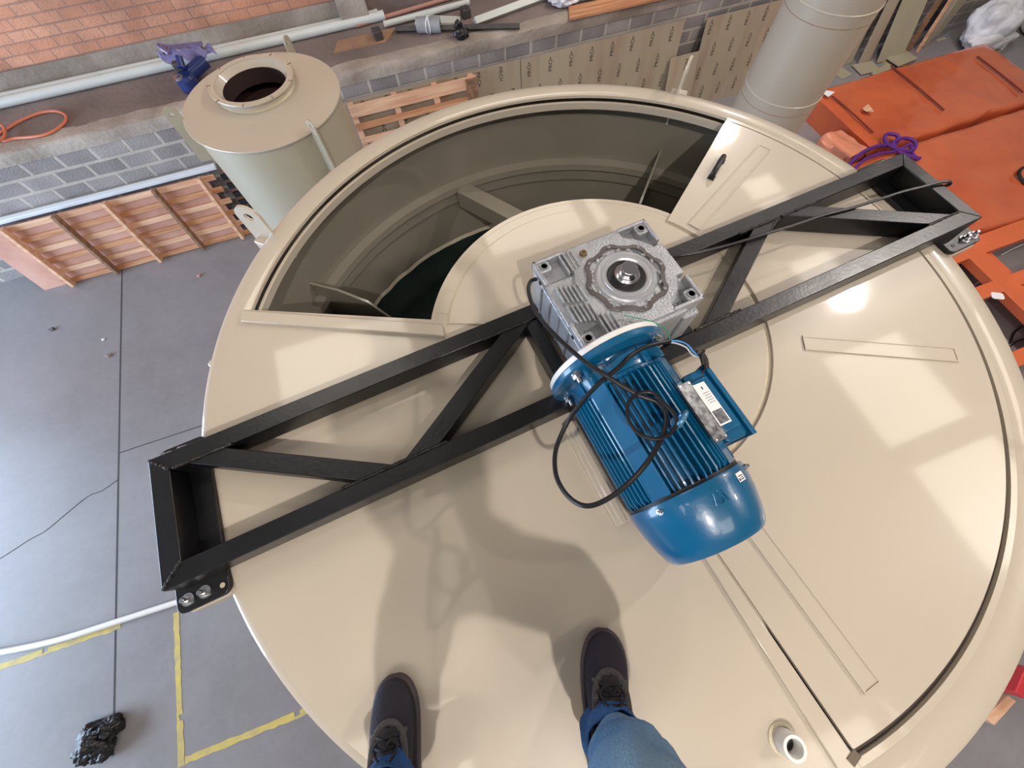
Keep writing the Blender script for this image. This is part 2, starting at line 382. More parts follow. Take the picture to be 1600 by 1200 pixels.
# shell
tp(MB().lathe([(1.36, FZ+.02), (1.385, FZ+.02), (1.385, -.03), (1.365, -.03)], n=160, closed=True), 'shell', CREAM)
tp(MB().lathe([(0, -.80), (1.3585, -.80), (1.3585, -.84), (0, -.84)], n=120), 'liquid', LIQUID)
def crust(t, z): return .006*noise.noise(Vector((math.cos(t)*14, math.sin(t)*14, 0)))-.004
tp(MB().lathe([(1.358, -.78), (1.345, -.797), (1.350, -.80), (1.358, -.80)], n=300, closed=True, wob=crust), 'liquid_crust', GREY_PP)
tp(MB().lathe([(1.362, -.375), (1.318, -.385), (1.315, -.42), (1.335, -.43), (1.335, -.50), (1.362, -.505)], n=160, closed=True), 'ring_ledge', INNER)
tp(MB().lathe([(1.3645, -.031), (1.3645, -2.2), (1.359, -2.2), (1.359, -.031)], n=160, closed=True), 'inner_wall', INNER)
# rim flange: rounded outer edge, slight fall outward
rim = MB().lathe([(1.300, -.012), (1.300, .0), (1.304, .002), (1.355, .0025), (1.385, .000), (1.397, -.008), (1.402, -.022), (1.398, -.036), (1.386, -.04), (1.372, -.028)], n=192, closed=True)
tp(rim, 'rim_flange', CREAM)
# second lip that shows inside the opening only
tp(MB().sector(1.283, 1.296, A_OP0, A_OP1, -.055, -.024, 90), 'opening_lip', CREAM)
# lid: fixed plate outside the hatch and the opening, sunk support under the hatch
lid = MB(); lid.sector(.0001, 1.374, A_OP1, 270.5, -.014, .0035, 110); lid.sector(.0001, .62, 270.5-360, A_OP1, -.014, .001, 128)
tp(lid, 'lid_plate', CREAM, bevel=.001)
tp(MB().sector(.61, 1.305, HEND, A_OP0, -.13, -.115, 110), 'hatch_support', GREY_PP)
tp(MB().sector(1.2625, 1.284, HEND, A_OP0, -.03, -.008, 110), 'hatch_gap_shade', mat('gap_shade_brown', (70, 60, 52), .7))  # dark brown strip paints in the shade of the gap round the hatch
tp(MB().sector(1.285, 1.302, HEND, A_OP0, -.115, .0035, 110), 'hatch_frame', CREAM)
tp(MB().sector(.0001, .556, -95, 157, 0, .011, 110), 'centre_plate', CREAM, bevel=.003)
tp(MB().sector(.556, .564, -95, 157, 0, .005, 110), 'centre_weld', CREAM_D)
# hatch: the big removable sector on the right
def line_r(p, q, r):      # where line p-q reaches radius r (lower end)
    d = (q-p); a = d.x**2+d.y**2; b = 2*(p.x*d.x+p.y*d.y); c = p.x**2+p.y**2-r*r; t = (-b+math.sqrt(b*b-4*a*c))/(2*a); return p+d*t
R0, R1 = .575, 1.262
e1 = line_r(Bv[0], Bv[1], R1); e0 = line_r(Bv[0], Bv[1], R0)
a_e1 = math.atan2(e1.y, e1.x); a_e0 = math.atan2(e0.y, e0.x); a_o = math.radians(A_OP0)
n = 90
poly = [(R1*math.cos(a_e1+(a_o-a_e1)*i/n), R1*math.sin(a_e1+(a_o-a_e1)*i/n)) for i in range(n+1)]
poly += [(R0*math.cos(a_o+(a_e0-a_o)*i/n), R0*math.sin(a_o+(a_e0-a_o)*i/n)) for i in range(n+1)]
HT = tp(MB().prism(poly, .001, .013), 'hatch', CREAM, smooth=30)
tp(MB().sector(1.2, 1.262, math.degrees(a_e1), A_OP0, -.028, .001, 90), 'hatch_edge', GREY_PP)
for a, r0, r1 in ((28.6, .60, 1.19), (-26.2, .68, 1.178), (-81.6, .66, 1.19)):
    t = math.radians(a); mx = T(0, 0, .013) @ RZ(t)
    m = MB(); m.box((r0, -.027, 0), (r1, -.022, .006), mx); m.box((r0, .022, 0), (r1, .027, .006), mx); m.box((r0, -.022, 0), (r0+.005, .022, .006), mx); m.box((r1-.004, -.022, 0), (r1, .022, .006), mx); m.box((r0, -.022, 0), (r1, .022, .0035), mx)
    o = tp(m, 'stiffening_rib', CREAM); 
hx = T(*at(1119, 265, .013)) @ RZ(math.radians(37))
hl = MB().tube([hx @ Vector(p) for p in ((-.055, 0, 0), (-.05, 0, .028), (-.02, 0, .034), (.02, 0, .034), (.05, 0, .028), (.055, 0, 0))], .011, 8, 5)
hl.box((-.07, -.014, 0), (-.045, .014, .006), hx); hl.box((.045, -.014, 0), (.07, .014, .006), hx)
o = tp(hl, 'handle', SEAL); o['label'] = 'small black bow handle on the hatch'
# raised bar beside the hatch edge
pa0, pa1 = Av[0]+(Av[0]-Av[1]).normalized()*.28, Av[1]+(Av[1]-Av[0]).normalized()*.07
pb0, pb1 = Bv[0]+(Bv[0]-Bv[1]).normalized()*.28, Bv[1]+(Bv[1]-Bv[0]).normalized()*.09
pb0, pb1 = pb0+Vector((-.007, 0, 0)), pb1+Vector((-.007, 0, 0))
tp(MB().prism([(pa0.x, pa0.y), (pa1.x, pa1.y), (pb1.x, pb1.y), (pb0.x, pb0.y)], .0, .012), 'hatch_sill', CREAM, bevel=.003)
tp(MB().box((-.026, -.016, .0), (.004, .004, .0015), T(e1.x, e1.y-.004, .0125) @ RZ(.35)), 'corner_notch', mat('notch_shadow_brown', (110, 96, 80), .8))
# raised bar on the lower edge of the opening
P = [at(376, 502, .02), at(380, 485, .02), at(694, 525, .02), at(690, 507, .02)]
tp(MB().prism([(P[0].x, P[0].y), (P[2].x, P[2].y), (P[3].x, P[3].y), (P[1].x, P[1].y)], .0, .022), 'opening_sill', CREAM, bevel=.003)
tp(MB().sector(.606, .624, A_OP0, A_OP1, -.06, .002, 60), 'inner_collar', CREAM)
for a in (A_OP1-3, A_OP1-13, 118): tp(MB().box((.566, -.001, .0005), (.616, .001, .0025) , RZ(math.radians(a))), 'weld_mark', CREAM_D)
# short raised profile beside the motor
q0, q1 = at(889, 660, .012), at(974, 818, .012); dd = (q1-q0).normalized(); nn = Vector((-dd.y, dd.x, 0))
m = MB(); m.prism([tuple((q0+nn*.026)[:2]), tuple((q0-nn*.026)[:2]), tuple((q1-nn*.026)[:2]), tuple((q1+nn*.026)[:2])], .001, .022)
m.prism([tuple((q0+nn*.012)[:2]), tuple((q0-nn*.012)[:2]), tuple((q1-nn*.012)[:2]), tuple((q1+nn*.012)[:2])], .02, .03)
tp(m, 'lid_profile', CREAM, bevel=.006)
# inside: spoke beams, baffles
def beam(a, z=-.38, r0=.1, r1=1.32):
    mx = RZ(math.radians(a)); return MB().box((r0, -.045, z-.10), (r1, .045, z), mx)
q_ = Vector((.18, -.26, 0)).normalized(); n_ = Vector((-q_.y, q_.x, 0))*.045; a_ = Vector((-.125, 1.235, 0)) - q_*.09; b_ = a_+q_*1.1
tp(MB().prism([tuple((a_-n_)[:2]), tuple((b_-n_)[:2]), tuple((b_+n_)[:2]), tuple((a_+n_)[:2])], -.50, -.395), 'spoke_beam', INNER, bevel=.004)
tp(beam(-25, -.39), 'spoke_beam', INNER, bevel=.004)
tp(beam(218, -.39), 'spoke_beam', INNER, bevel=.004)
def baffle(a, tilt, zt):
    mx = RZ(math.radians(a)) @ T(1.36, 0, 0) @ RZ(tilt)
    m = MB(); pr = [(0, zt), (-.13, zt-.02), (-.26, zt-.08), (-.35, zt-.22), (-.36, -.9), (0, -.9)]
    m.prism([(p[0], p[1]) for p in pr], -.006, .006, mx @ RX(PI/2)); return m
tp(baffle(141, .12, -.29), 'baffle', INNER)
tp(baffle(49, -.05, -.27), 'baffle', INNER)
# lifting lugs on the rim
def lug(par, x, y, z, a, w=.085, h=.2, th=.012, m=CREAM, name='lifting_lug', off=None):
    out = []
    hw = w/2
    ol = [(-hw*1.5, 0), (hw*1.2, 0), (hw, h*.4), (hw, h-hw)] + [(hw*math.cos(t), h-hw+hw*math.sin(t)) for t in [PI*k/14 for k in range(1, 14)]] + [(-hw, h-hw), (-hw, h*.4)]
    bm = MB(); mx = T(x, y, z) @ RZ(a) @ RX(PI/2)
    hole = [(hw*.36*math.cos(2*PI*k/18), h-hw+hw*.36*math.sin(2*PI*k/18)) for k in range(18)]
    # plate with a real hole: bridge outline to hole
    b = bm.bm
    for zz in (-th/2, th/2):
        vo = [b.verts.new(mx @ Vector((p[0], p[1], zz))) for p in ol]; vh = [b.verts.new(mx @ Vector((p[0], p[1], zz))) for p in hole]
        es = [b.edges.new((vo[i], vo[(i+1) % len(vo)])) for i in range(len(vo))] + [b.edges.new((vh[i], vh[(i+1) % len(vh)])) for i in range(len(vh))]
        bmesh.ops.triangle_fill(b, use_beauty=True, edges=es)
        out.append((vo, vh))
    for a_, b_ in zip(out[0], out[1]):
        for i in range(len(a_)): b.faces.new((a_[i], a_[(i+1) % len(a_)], b_[(i+1) % len(a_)], b_[i]))
    o = bm.build(name, m, None); o.parent = par; o.location = off or (0, 0, -par.location.z); return o
for a, tw in ((140.5, .15), (49.5, -.1), (-38, 0), (-118, 0)):
    t = math.radians(a); lug(TK, 1.425*math.cos(t), 1.425*math.sin(t), -.13, t+tw, .10, .265)
    m = MB().box((1.38, -.04, -.2), (1.46, .04, -.02), RZ(t)); tp(m, 'lug_bracket', CREAM, bevel=.006)
# small pipe socket near the lower edge
ps = at(1226, 1158, .0)
m = MB().lathe([(.028, 0), (.028, .037), (.0265, .040), (.0195, .040), (.0185, .036), (.0165, .004), (0, .004)], T(ps.x, ps.y, 0), 36)
tp(m, 'pipe_socket', WHITEP)
tp(MB().lathe([(0, .0045), (.0150, .0045), (.0150, .008), (0, .008)], T(ps.x, ps.y, 0), 24), 'socket_bore', SEAL)
tp(MB().lathe([(.0285, .003), (.036, .003), (.0355, .006), (.0285, .007)], T(ps.x-.003, ps.y+.006, 0), 36, closed=True), 'socket_collar', CREAM_D)
e = at(331, 567, -.01); tp(MB().blob((e.x, e.y, -.02), .016, .016, .016, 1, .05), 'weld_blob', CREAM)
# small bulges where the frame plate meets the rim
# ------------------------------------------------------------------ black support frame across the tank
FA = math.radians(4.6)
FR = empty('support_frame', (0, 0, 0), FA, label='black painted steel truss frame spanning the lid of the tank', cat='frame')
ZT, ZB = .098, .022
UL, UR, VU, VL, BW = -1.466, 1.447, .150, -.228, .056
def bar(p, q, name, wid=BW, z0=ZB, z1=ZT, par=FR, m=BLACK_STEEL, bev=.004):
    p, q = Vector(p), Vector(q); d = (q-p).normalized(); nn = Vector((-d.y, d.x))*wid/2
    return MB().prism([tuple(p-nn), tuple(q-nn), tuple(q+nn), tuple(p+nn)], z0, z1).build(name, m, par, bevel=bev)
# rails are mitred at the corners
def mitre(pts, name): return MB().prism(pts, ZB, ZT).build(name, BLACK_STEEL, FR, bevel=.003)
g = .0006
mitre([(UL+g, VL), (UR-g, VL), (UR-BW, VL+BW-g), (UL+BW, VL+BW-g)], 'side_rail')
mitre([(UL+BW, VU-BW+g), (UR-BW, VU-BW+g), (UR-g, VU), (UL+g, VU)], 'side_rail')
mitre([(UL, VL+g), (UL+BW-g, VL+BW), (UL+BW-g, VU-BW), (UL, VU-g)], 'end_rail')
mitre([(UR-BW+g, VL+BW), (UR, VL+g), (UR, VU-g), (UR-BW+g, VU-BW)], 'end_rail')
vi0, vi1 = VL+BW, VU-BW
def diag(u0, v0, u1, v1, name='diagonal_brace'):
    # brace between the two rails, cut flush with them
    wu = .5*BW/abs(math.sin(math.atan2(v1-v0, u1-u0)))
    MB().prism([(u0-wu, v0), (u0+wu, v0), (u1+wu, v1), (u1-wu, v1)] if v0 < v1 else [(u1-wu, v1), (u1+wu, v1), (u0+wu, v0), (u0-wu, v0)], ZB+.001, ZT-.001).build(name, BLACK_STEEL, FR, bevel=.003)
diag(-.865, vi0, -1.31, vi1)
diag(-.735, vi0, -.30, vi1)
diag(.30, vi0, .715, vi1)
diag(1.31, vi0, .86, vi1)
for u in (-.245, .195):
    MB().box((u-.024, vi0, ZB), (u+.024, vi1, ZT-.006)).build('cross_member', BLACK_STEEL, FR, bevel=.003)
# weld beads
def weld(u0, v0, u1, v1):
    m = MB(); n = 16; rnd = random.Random(int((u0+9)*1000)); P = [(u0+(u1-u0)*i/n, v0+(v1-v0)*i/n, ZT+rnd.uniform(-.0015, .0015)) for i in range(n+1)]
    m.tube(P, [.004+.002*rnd.random() for _ in range(n+1)], 7, 2); m.build('weld_bead', WELD, FR)
for a in ((-.97, vi0, -.76, vi0), (-.81, vi0+.001, -.65, vi0), (-1.40, vi1, -1.23, vi1), (-.42, vi1, -.25, vi1), (.22, vi0, .40, vi0), (.60, vi1, .78, vi1), (.79, vi1, .97, vi1), (1.24, vi0, 1.38, vi0)): weld(*a)
for (u, v, u2, v2) in ((UL, VL, UL+BW, VL+BW), (UL, VU, UL+BW, VU-BW)): weld(u+.004, v+(.004 if v < 0 else -.004), u2, v2)
def hexbolt(par, x, y, z, mx=None, s=1.0, name='bolt'):
    mx = mx or T(x, y, z)
    m = MB(); m.lathe([(0, 0), (.017*s, 0), (.017*s, .003*s), (0, .003*s)], mx, 20)
    m.prism([(.0125*s*math.cos(PI/3*k), .0125*s*math.sin(PI/3*k)) for k in range(6)], .003*s, .013*s, mx); m.lathe([(.007*s, .013*s), (.007*s, .024*s), (.0055*s, .026*s)], mx, 14)
    return m.build(name, CHROME, par)
def rpoly(x0, y0, x1, y1, r=.02, n=5):
    out = []
    for cx, cy, a in ((x1-r, y1-r, 0), (x0+r, y1-r, 90), (x0+r, y0+r, 180), (x1-r, y0+r, 270)):
        for k in range(n+1): t = math.radians(a+90*k/n); out.append((cx+r*math.cos(t), cy+r*math.sin(t)))
    return out
for side, u0, u1, bu in ((-1, -1.492, -1.352, (-1.460, -1.415)), (1, 1.335, 1.49, (1.425, 1.468))):
    pl = MB().prism(rpoly(u0, -.288, u1, .205), .0055, ZB).build('mounting_plate', BLACK_STEEL, FR, bevel=.002)
    for b in bu:
        hexbolt(pl, b, -.258, ZB); hexbolt(pl, b, .178, ZB)
    ub = -1.368 if side < 0 else 1.365
    MB().lathe([(0, 0), (.007, 0), (.007, .0012), (0, .0012)], T(ub, -.262, ZB), 16).build('bolt_hole', CREAM_D if side < 0 else SEAL, pl)
# rim bulges under the plates belong to the tank
for s in (-1, 1):
    c, q = math.cos(FA), math.sin(FA)
    for v in (-.262, .185):
        u = s*1.42; tp(MB().prism(rpoly(u-.06, v-.03, u+.06, v+.03, .015), -.05, .0050, RZ(FA)), 'frame_seat', CREAM, bevel=.006)
tg = tag(MB().prism(rpoly(1.478, -.215, 1.538, -.135, .02), .022, .026).build('paper_tag', TREAD, None, loc=(0, 0, 0), rot=(0, 0, FA)), 'white tag stuck on the right end plate of the black frame', 'tag')

# ------------------------------------------------------------------ gearbox
GB = empty('gearbox', (0, 0, ZT), FA, label='silver cast aluminium worm gearbox with a shaft bore facing up', cat='gearbox')
def gp(mb, name, m, par=None, **k):
    o = mb.build(name, m, par or GB, **k)
    if par is None: o.location = (0, 0, -ZT)
    return o
GU0, GU1, GV0, GV1 = -.218, .168, -.158, .162
H0, H1 = ZT+.0, .298
body = MB()
body.prism(rpoly(GU0, GV0, GU1, GV1, .02), H0+.03, H1-.030)
body.prism(rpoly(GU0+.03, GV0+.02, GU1-.03, GV1-.02, .02), H0, H0+.03)
# corner columns with outer walls round the corner pockets
wl = .012
for cx, cy in ((GU0, GV0), (GU1, GV0), (GU0, GV1), (GU1, GV1)):
    sx = 1 if cx < 0 else -1; sy = 1 if cy < 0 else -1
    xs = sorted((cx, cx+sx*.10)); ys = sorted((cy, cy+sy*wl)); body.box((xs[0], ys[0], H1-.031), (xs[1], ys[1], H1))
    xs = sorted((cx, cx+sx*wl)); ys = sorted((cy, cy+sy*.09)); body.box((xs[0], ys[0], H1-.031), (xs[1], ys[1], H1))
    bx, by = cx+sx*.028, cy+sy*.028; body.prism(rpoly(bx-.019, by-.019, bx+.019, by+.019, .009), H1-.031, H1-.004)
body.box((GU0, GV0+.085, H1-.031), (GU0+.10, GV1-.085, H1-.012)); body.box((GU0+.095, GV0, H1-.031), (GU1-.095, GV1, H1-.004))
body.box((GU1-.10, GV0+.10, H1-.031), (GU1, GV1-.10, H1-.006)); 
BO = gp(body, 'housing', CAST, bevel=.004)
ribs = MB()
for k in range(8):   # cooling ribs on the left of the top face
    for (v0, v1) in ((-.075, -.015), (-.005, .055)):
        u = GU0+.018+k*.0125
        if k < 6: ribs.box((u, v0-.004*k, H1-.013), (u+.005, v1-.004*k, H1+.002))
for k in range(4):
    u = GU0+.080+k*.013; ribs.box((u, GV1-.085+.004*k, H1-.02), (u+.005, GV1-.012, H1+.002)); ribs.box((u, GV0+.010, H1-.02), (u+.005, GV0+.085-.004*k, H1+.002))
gp(ribs, 'cooling_ribs', CAST, bevel=.0015)
for k in range(4):
    v = GV0+.075+k*.055; gp(MB().box((GU0-.006, v, H0+.04), (GU0+.002, v+.006, H1-.035)), 'side_rib', CAST_D); gp(MB().box((GU1-.002, v, H0+.04), (GU1+.006, v+.006, H1-.035)), 'side_rib', CAST_D)
    u = GU0+.06+k*.08; gp(MB().box((u, GV1-.002, H0+.04), (u+.006, GV1+.006, H1-.035)), 'side_rib', CAST_D)
for cx, cy in ((GU0, GV0), (GU1, GV0), (GU0, GV1), (GU1, GV1)):
    sx = 1 if cx < 0 else -1; sy = 1 if cy < 0 else -1; bx, by = cx+sx*.028, cy+sy*.028
    gp(MB().lathe([(.0095, 0), (.013, 0), (.013, .004), (.0095, .004)], T(bx, by, H1-.005), 18, closed=True).lathe([(0, 0), (.0095, 0), (.0095, .001), (0, .001)], T(bx, by, H1-.005), 18), 'bolt_boss', CAST_D)
CX, CY = .004, -.002
boss = MB()
boss.lathe([(0, 0), (.150, 0), (.150, .022), (.145, .026), (.105, .026), (.105, .018), (0, .018)], T(CX, CY, H1-.031), 72)
gp(boss, 'round_boss', CAST)
# scalloped machined ring: eight lobes
def lob(t, z): return .045*math.tanh(2.2*math.cos(8*t+.5)) - .01
ring = MB().lathe([(.103, 0), (.118, 0), (.118, .012), (.116, .014), (.104, .014), (.103, .012)], T(CX, CY, H1-.012), 128, closed=True, wob=lambda t, z: lob(t, z))
gp(ring, 'scalloped_ring', RINGM)
sc = MB()
for k in range(8):
    t = PI/4*k + PI/8 - .0625; a = []
    for i in range(9):
        tt = t-.22+.44*i/8; rr = .094+.009*math.cos((i-4)/4*PI/2); a.append((CX+rr*math.cos(tt), CY+rr*math.sin(tt), H1-.002))
    gp(MB().tube(a, .004, 8, 2), 'ring_scallop', CAST)
for k in range(8):
    t = PI/4*k - .0625; gp(MB().lathe([(0, 0), (.0048, 0), (.0048, .002), (0, .002)], T(CX+.112*math.cos(t), CY+.112*math.sin(t), H1+.0022), 14), 'ring_screw', CAST_D)
gp(MB().lathe([(.056, -.01), (.088, -.01), (.088, .002), (.084, .006), (.080, .006), (.078, .003), (.070, .003), (.068, .007), (.060, .007), (.056, .003)], T(CX, CY, H1), 72, closed=True), 'bearing_cover', mat('bright_machined_aluminium', (212, 213, 216), .28, .7))
gp(MB().lathe([(.034, -.012), (.057, -.012), (.057, .0), (.052, .003), (.040, .001), (.034, .0)], T(CX, CY, H1), 64, closed=True), 'shaft_seal', SEAL)
gp(MB().lathe([(.036, -.012), (.036, .012), (.034, .014), (.030, .014), (.030, .022), (.028, .024), (.0, .024)], T(CX, CY, H1), 48).lathe([(.022, 0), (.024, 0), (.024, .012), (.022, .014), (.0, .014)], T(CX, CY, H1+.024), 40), 'output_shaft', CHROME)
gp(MB().box((-.006, -.03, 0), (.006, -.018, .012), T(CX-.004, CY, H1+.018)), 'shaft_key', SEAL)
gp(MB().prism([(.012*math.cos(PI/3*k), .012*math.sin(PI/3*k)) for k in range(6)], 0, .006, T(-.066, .124, H1-.004)).lathe([(.004, 0), (.009, 0), (.009, .004), (.004, .004)], T(-.066, .124, H1+.002), 16, closed=True), 'brass_plug', BRASS)
for v in (.10, -.10):
    gp(MB().lathe([(0, 0), (.006, 0), (.006, .002), (0, .002)], T(GU0-.0005, v, H1-.025) @ RY(-PI/2), 12), 'side_screw', SEAL)
gp(MB().lathe([(.0, 0), (.0135, 0), (.0135, .003), (0, .003)], T(.06, GV0-.0005, H1-.03) @ RX(PI/2), 20), 'front_plug', CAST_D)
gp(MB().box((.10, GV0-.02, H0+.02), (.155, GV0+.01, H1-.04)).box((-.21, GV0-.012, H0+.01), (.11, GV0+.01, H1-.012)), 'front_face', CAST, bevel=.006)

# ------------------------------------------------------------------ blue motor
MO = empty('electric_motor', (0, 0, .025), FA, label='blue finned electric motor flanged to the silver gearbox', cat='motor')
AX = T(-.147, -.172, .200) @ RX(PI/2)
def mp(mb, name, m, par=None, **k):
    o = mb.build(name, m, par or MO, **k)
    if par is None: o.location = (0, 0, -.025)
    return o
mp(MB().lathe([(0, -.004), (.168, -.004), (.172, 0), (.172, .014), (0, .014)], AX, 96), 'adapter_ring', WHITEP)
mp(MB().lathe([(0, .014), (.173, .014), (.176, .018), (.176, .030), (.172, .034), (.150, .036), (.128, .040), (.122, .05), (.120, .085), (.128, .092), (.128, .10), (0, .10)], AX, 96), 'flange', BLUE)
fr = MB()
for k in range(4):
    a = PI/4+PI/2*k; mx = AX @ RZ(a); mp(MB().box((.10, -.006, .03), (.148, .006, .09), mx), 'flange_rib', BLUE, bevel=.002)
for k in range(8):
    a = PI/8+PI/4*k; mx = AX @ RZ(a); mp(MB().box((.112, -.004, .04), (.128, .004, .095), mx), 'flange_rib', BLUE, bevel=.001)
for a in (PI*.80, PI*.21, -PI*.21, -PI*.8):
    mx = AX @ T(.150*math.cos(a), .150*math.sin(a), .034); hexbolt(MO, 0, 0, 0, T(0, 0, -.025) @ mx, 1.05)
# finned housing
hs = MB().lathe([(0, .088), (.118, .088), (.120, .10), (.120, .395), (.110, .405), (0, .405)], AX, 72)
def fin(a, r0, r1, s0, s1, th=.0022):
    mx = AX @ RZ(a); m = [(r0, s0+.006), (r1-.010, s0), (r1, s0+.010), (r1, s1-.014), (r1-.006, s1), (r0, s1)]
    hs.prism(m, -th, th, mx @ RX(PI/2) )
for q in range(4):
    base = PI/2*q
    for k in range(-6, 7):
        # parallel-ish fins inside each quadrant
        a = base + math.atan2(k*.0138, .118) ; L = math.hypot(.118, k*.0138)
        fin(a, .110, .1485-abs(k)*.0012, .100, .398-(abs(k) % 2)*.006)
for a in (PI*.75, PI*.25, PI*1.25, PI*1.75):     # smooth pads between the fin groups
    mx = AX @ RZ(a); hs.box((.10, -.026, .092), (.139, .026, .400), mx)
mp(hs, 'finned_housing', BLUE)
fc = MB().lathe([(.112, .398), (.150, .400), (.152, .406), (.151, .425), (.146, .46), (.136, .500), (.126, .530), (.119, .538), (.10, .541), (0, .541)], AX, 96)
mp(fc, 'fan_cover', BLUE)
mp(MB().lathe([(.105, .392), (.142, .392), (.142, .404), (.105, .404)], AX, 72, closed=True), 'cooling_gap', SEAL)
for a in (PI*.78, PI*.22):
    hexbolt(MO, 0, 0, 0, T(0, 0, -.025) @ AX @ RZ(a) @ T(.150, 0, .414) @ RY(PI/2), .5, 'cover_screw')
# pressed hook mark on the fan cover
sg = AX @ RZ(math.radians(91)) @ T(.1485, 0, .440) @ RY(PI/2-.10)
def S3(x, y): return sg @ Vector((x, y, .001))
mk = MB(); mk.tube([S3(.006*math.cos(t)-.006, .007*math.sin(t)) for t in [PI*(.35+.155*i) for i in range(10)]], .0014, 6, 3)
mk.tube([S3(-.006, -.001), S3(.004, -.001), S3(.016, -.0025)], .0013, 6, 3)
mk.tube([S3(-.012, .016), S3(.004, .011), S3(.014, .010)], .0012, 6, 3); mk.tube([S3(-.012, -.017), S3(.004, -.012), S3(.016, -.014)], .0012, 6, 3)
mp(mk, 'pressed_mark', BLUE)
# small white sticker
stx = AX @ RZ(math.radians(61)) @ T(.1515, 0, .424) @ RY(PI/2-.06)
st = mp(MB().box((-.010, -.013, 0), (.010, .013, .0007), stx), 'sticker', PAPER)
mp(MB().box((-.007, -.010, .0007), (-.005, .004, .001), stx).box((-.003, -.010, .0007), (-.0015, .002, .001), stx).box((-.008, .006, .0007), (-.002, .011, .001), stx).box((.001, -.009, .0007), (.003, .009, .001), stx), 'sticker_print', INK, st, smooth=0)
# name plate and paper label, on a mount above the fins
def patch(a, r, s0, s1, half, th): return AX @ RZ(math.radians(a)) @ T(r, 0, 0) @ RY(PI/2) , s0, s1
pm = AX @ T(.082, .140, .262) @ RZ(math.radians(76)) @ RY(PI/2)       # local x = -axis, y = round the body, z = outward
pl = mp(MB().box((-.078, -.020, 0), (.078, .022, .003), pm), 'name_plate', PLATE, bevel=.0008)
for x in (-.072, .072):
    for y in (-.014, .016): mp(MB().lathe([(0, 0), (.003, 0), (.002, .0015), (0, .0015)], pm @ T(x, y, .003), 10), 'rivet', CHROME, pl)
pm2 = AX @ T(.119, .133, .255) @ RZ(math.radians(72)) @ RY(PI/2)
pp = mp(MB().box((-.056, -.021, 0), (.056, .021, .0008), pm2), 'paper_label', PAPER)
pr = MB()
for i in range(5): pr.box((.002+i*.0065, -.015, .0008), (.0032+i*.0065, .005+.002*(i % 3), .0011), pm2)
pr.box((.038, -.004, .0008), (.046, .0, .0011), pm2)
mp(pr, 'label_print', INK, pp, smooth=0)
mp(MB().box((-.052, -.017, .0008), (-.018, .017, .0011), pm2), 'label_picture', mat('printed_picture', (120, 120, 122), .6, rgb2=(60, 60, 62), scale=110), pp, smooth=0)
# terminal box on the right side
tb = MB().prism(rpoly(-.012, -.525, .055, -.325, .012), .115, .262); TBX = mp(tb, 'terminal_box', BLUE, bevel=.006)
mp(MB().box((.055, -.532, .108), (.068, -.318, .270)).box((.068, -.52, .12), (.072, -.33, .258)), 'terminal_box_lid', BLUE, TBX, bevel=.004)
mp(MB().box((-.005, -.50, .262), (.045, -.35, .272)), 'box_top_ridge', BLUE, TBX, bevel=.004)
# lifting eye
ey = AX @ RZ(math.radians(88)) @ T(.150, 0, .262)
m = MB().cyl(ey @ Vector((-.045, 0, 0)), ey @ Vector((.004, 0, 0)), .008); m.cyl(ey @ Vector((.002, 0, 0)), ey @ Vector((.008, 0, 0)), .014)
m.tube([ey @ Vector((.026+.019*math.cos(t), .018*math.sin(t), .010*math.sin(t))) for t in [2*PI*k/16 for k in range(16)]], .0062, 10, 2, closed=True)
mp(m, 'lifting_eye', mat('worn_blue_steel', (110, 158, 182), .35, .5, rgb2=(20, 100, 150), scale=60))

# ------------------------------------------------------------------ cables
def cable(name, pts, r, m, label, cat='cable', cl=False, n=10):
    P = [at(*p) for p in pts]
    return tag(MB().tube(P, r, n, 8, closed=cl).build(name, m), label, cat)
cable('black_cable', [(838, 436, .27), (829, 440, .275), (826, 455, .28), (836, 485, .29), (862, 518, .31), (905, 558, .365), (941, 583, .385), (993, 615, .375), (1028, 629, .372), (1041, 650, .374), (1033, 686, .372),
    (1010, 724, .365), (981, 756, .345), (952, 778, .33), (924, 790, .31), (901, 786, .29), (880, 766, .27), (868, 738, .26), (869, 701, .26), (886, 661, .28), (906, 632, .32), (935, 600, .365), (967, 574, .37), (985, 556, .37),
    (1012, 541, .345), (1047, 533, .32)], .0058, CABLE, 'black cable looping from the gearbox over the motor and back')
cable('black_cable', [(1040, 636, .385), (1022, 615, .38), (1000, 614, .378), (984, 626, .376), (980, 645, .375), (986, 664, .374), (1002, 680, .375), (1024, 686, .376), (1044, 680, .38), (1056, 666, .385), (1057, 655, .388), (1048, 640, .39), (1034, 628, .388)],
    .0046, CABLE, 'small black cable coil threaded through the lifting eye')
cable('black_cable', [(1040, 405, .2), (1052, 402, .135), (1090, 395, .112), (1128, 386, .105), (1160, 377, .106), (1190, 367, .108), (1240, 352, .106), (1285, 337, .104), (1330, 325, .104), (1372, 312, .104), (1410, 300, .106), (1442, 292, .108), (1468, 285, .110), (1482, 284, .108), (1484, 288, .098), (1470, 292, .08)],
    .0058, CABLE, 'black cable running along the right half of the frame')
cable('blue_wire', [(1047, 533, .32), (1060, 533, .31), (1074, 539, .30), (1083, 549, .29), (1091, 556, .28)], .0022, WIREB, 'light blue wire between the black cable end and the taped joint', 'wire', n=8)
cable('white_wire', [(1047, 535, .318), (1058, 537, .308), (1072, 543, .298), (1080, 553, .288), (1089, 559, .28)], .0018, WIREW, 'white wire beside the light blue wire', 'wire', n=8)
cable('dark_wire', [(1047, 537, .31), (1066, 536, .305), (1084, 546, .29), (1094, 555, .28)], .0018, SEAL, 'thin black wire beside the light blue wire', 'wire', n=8)
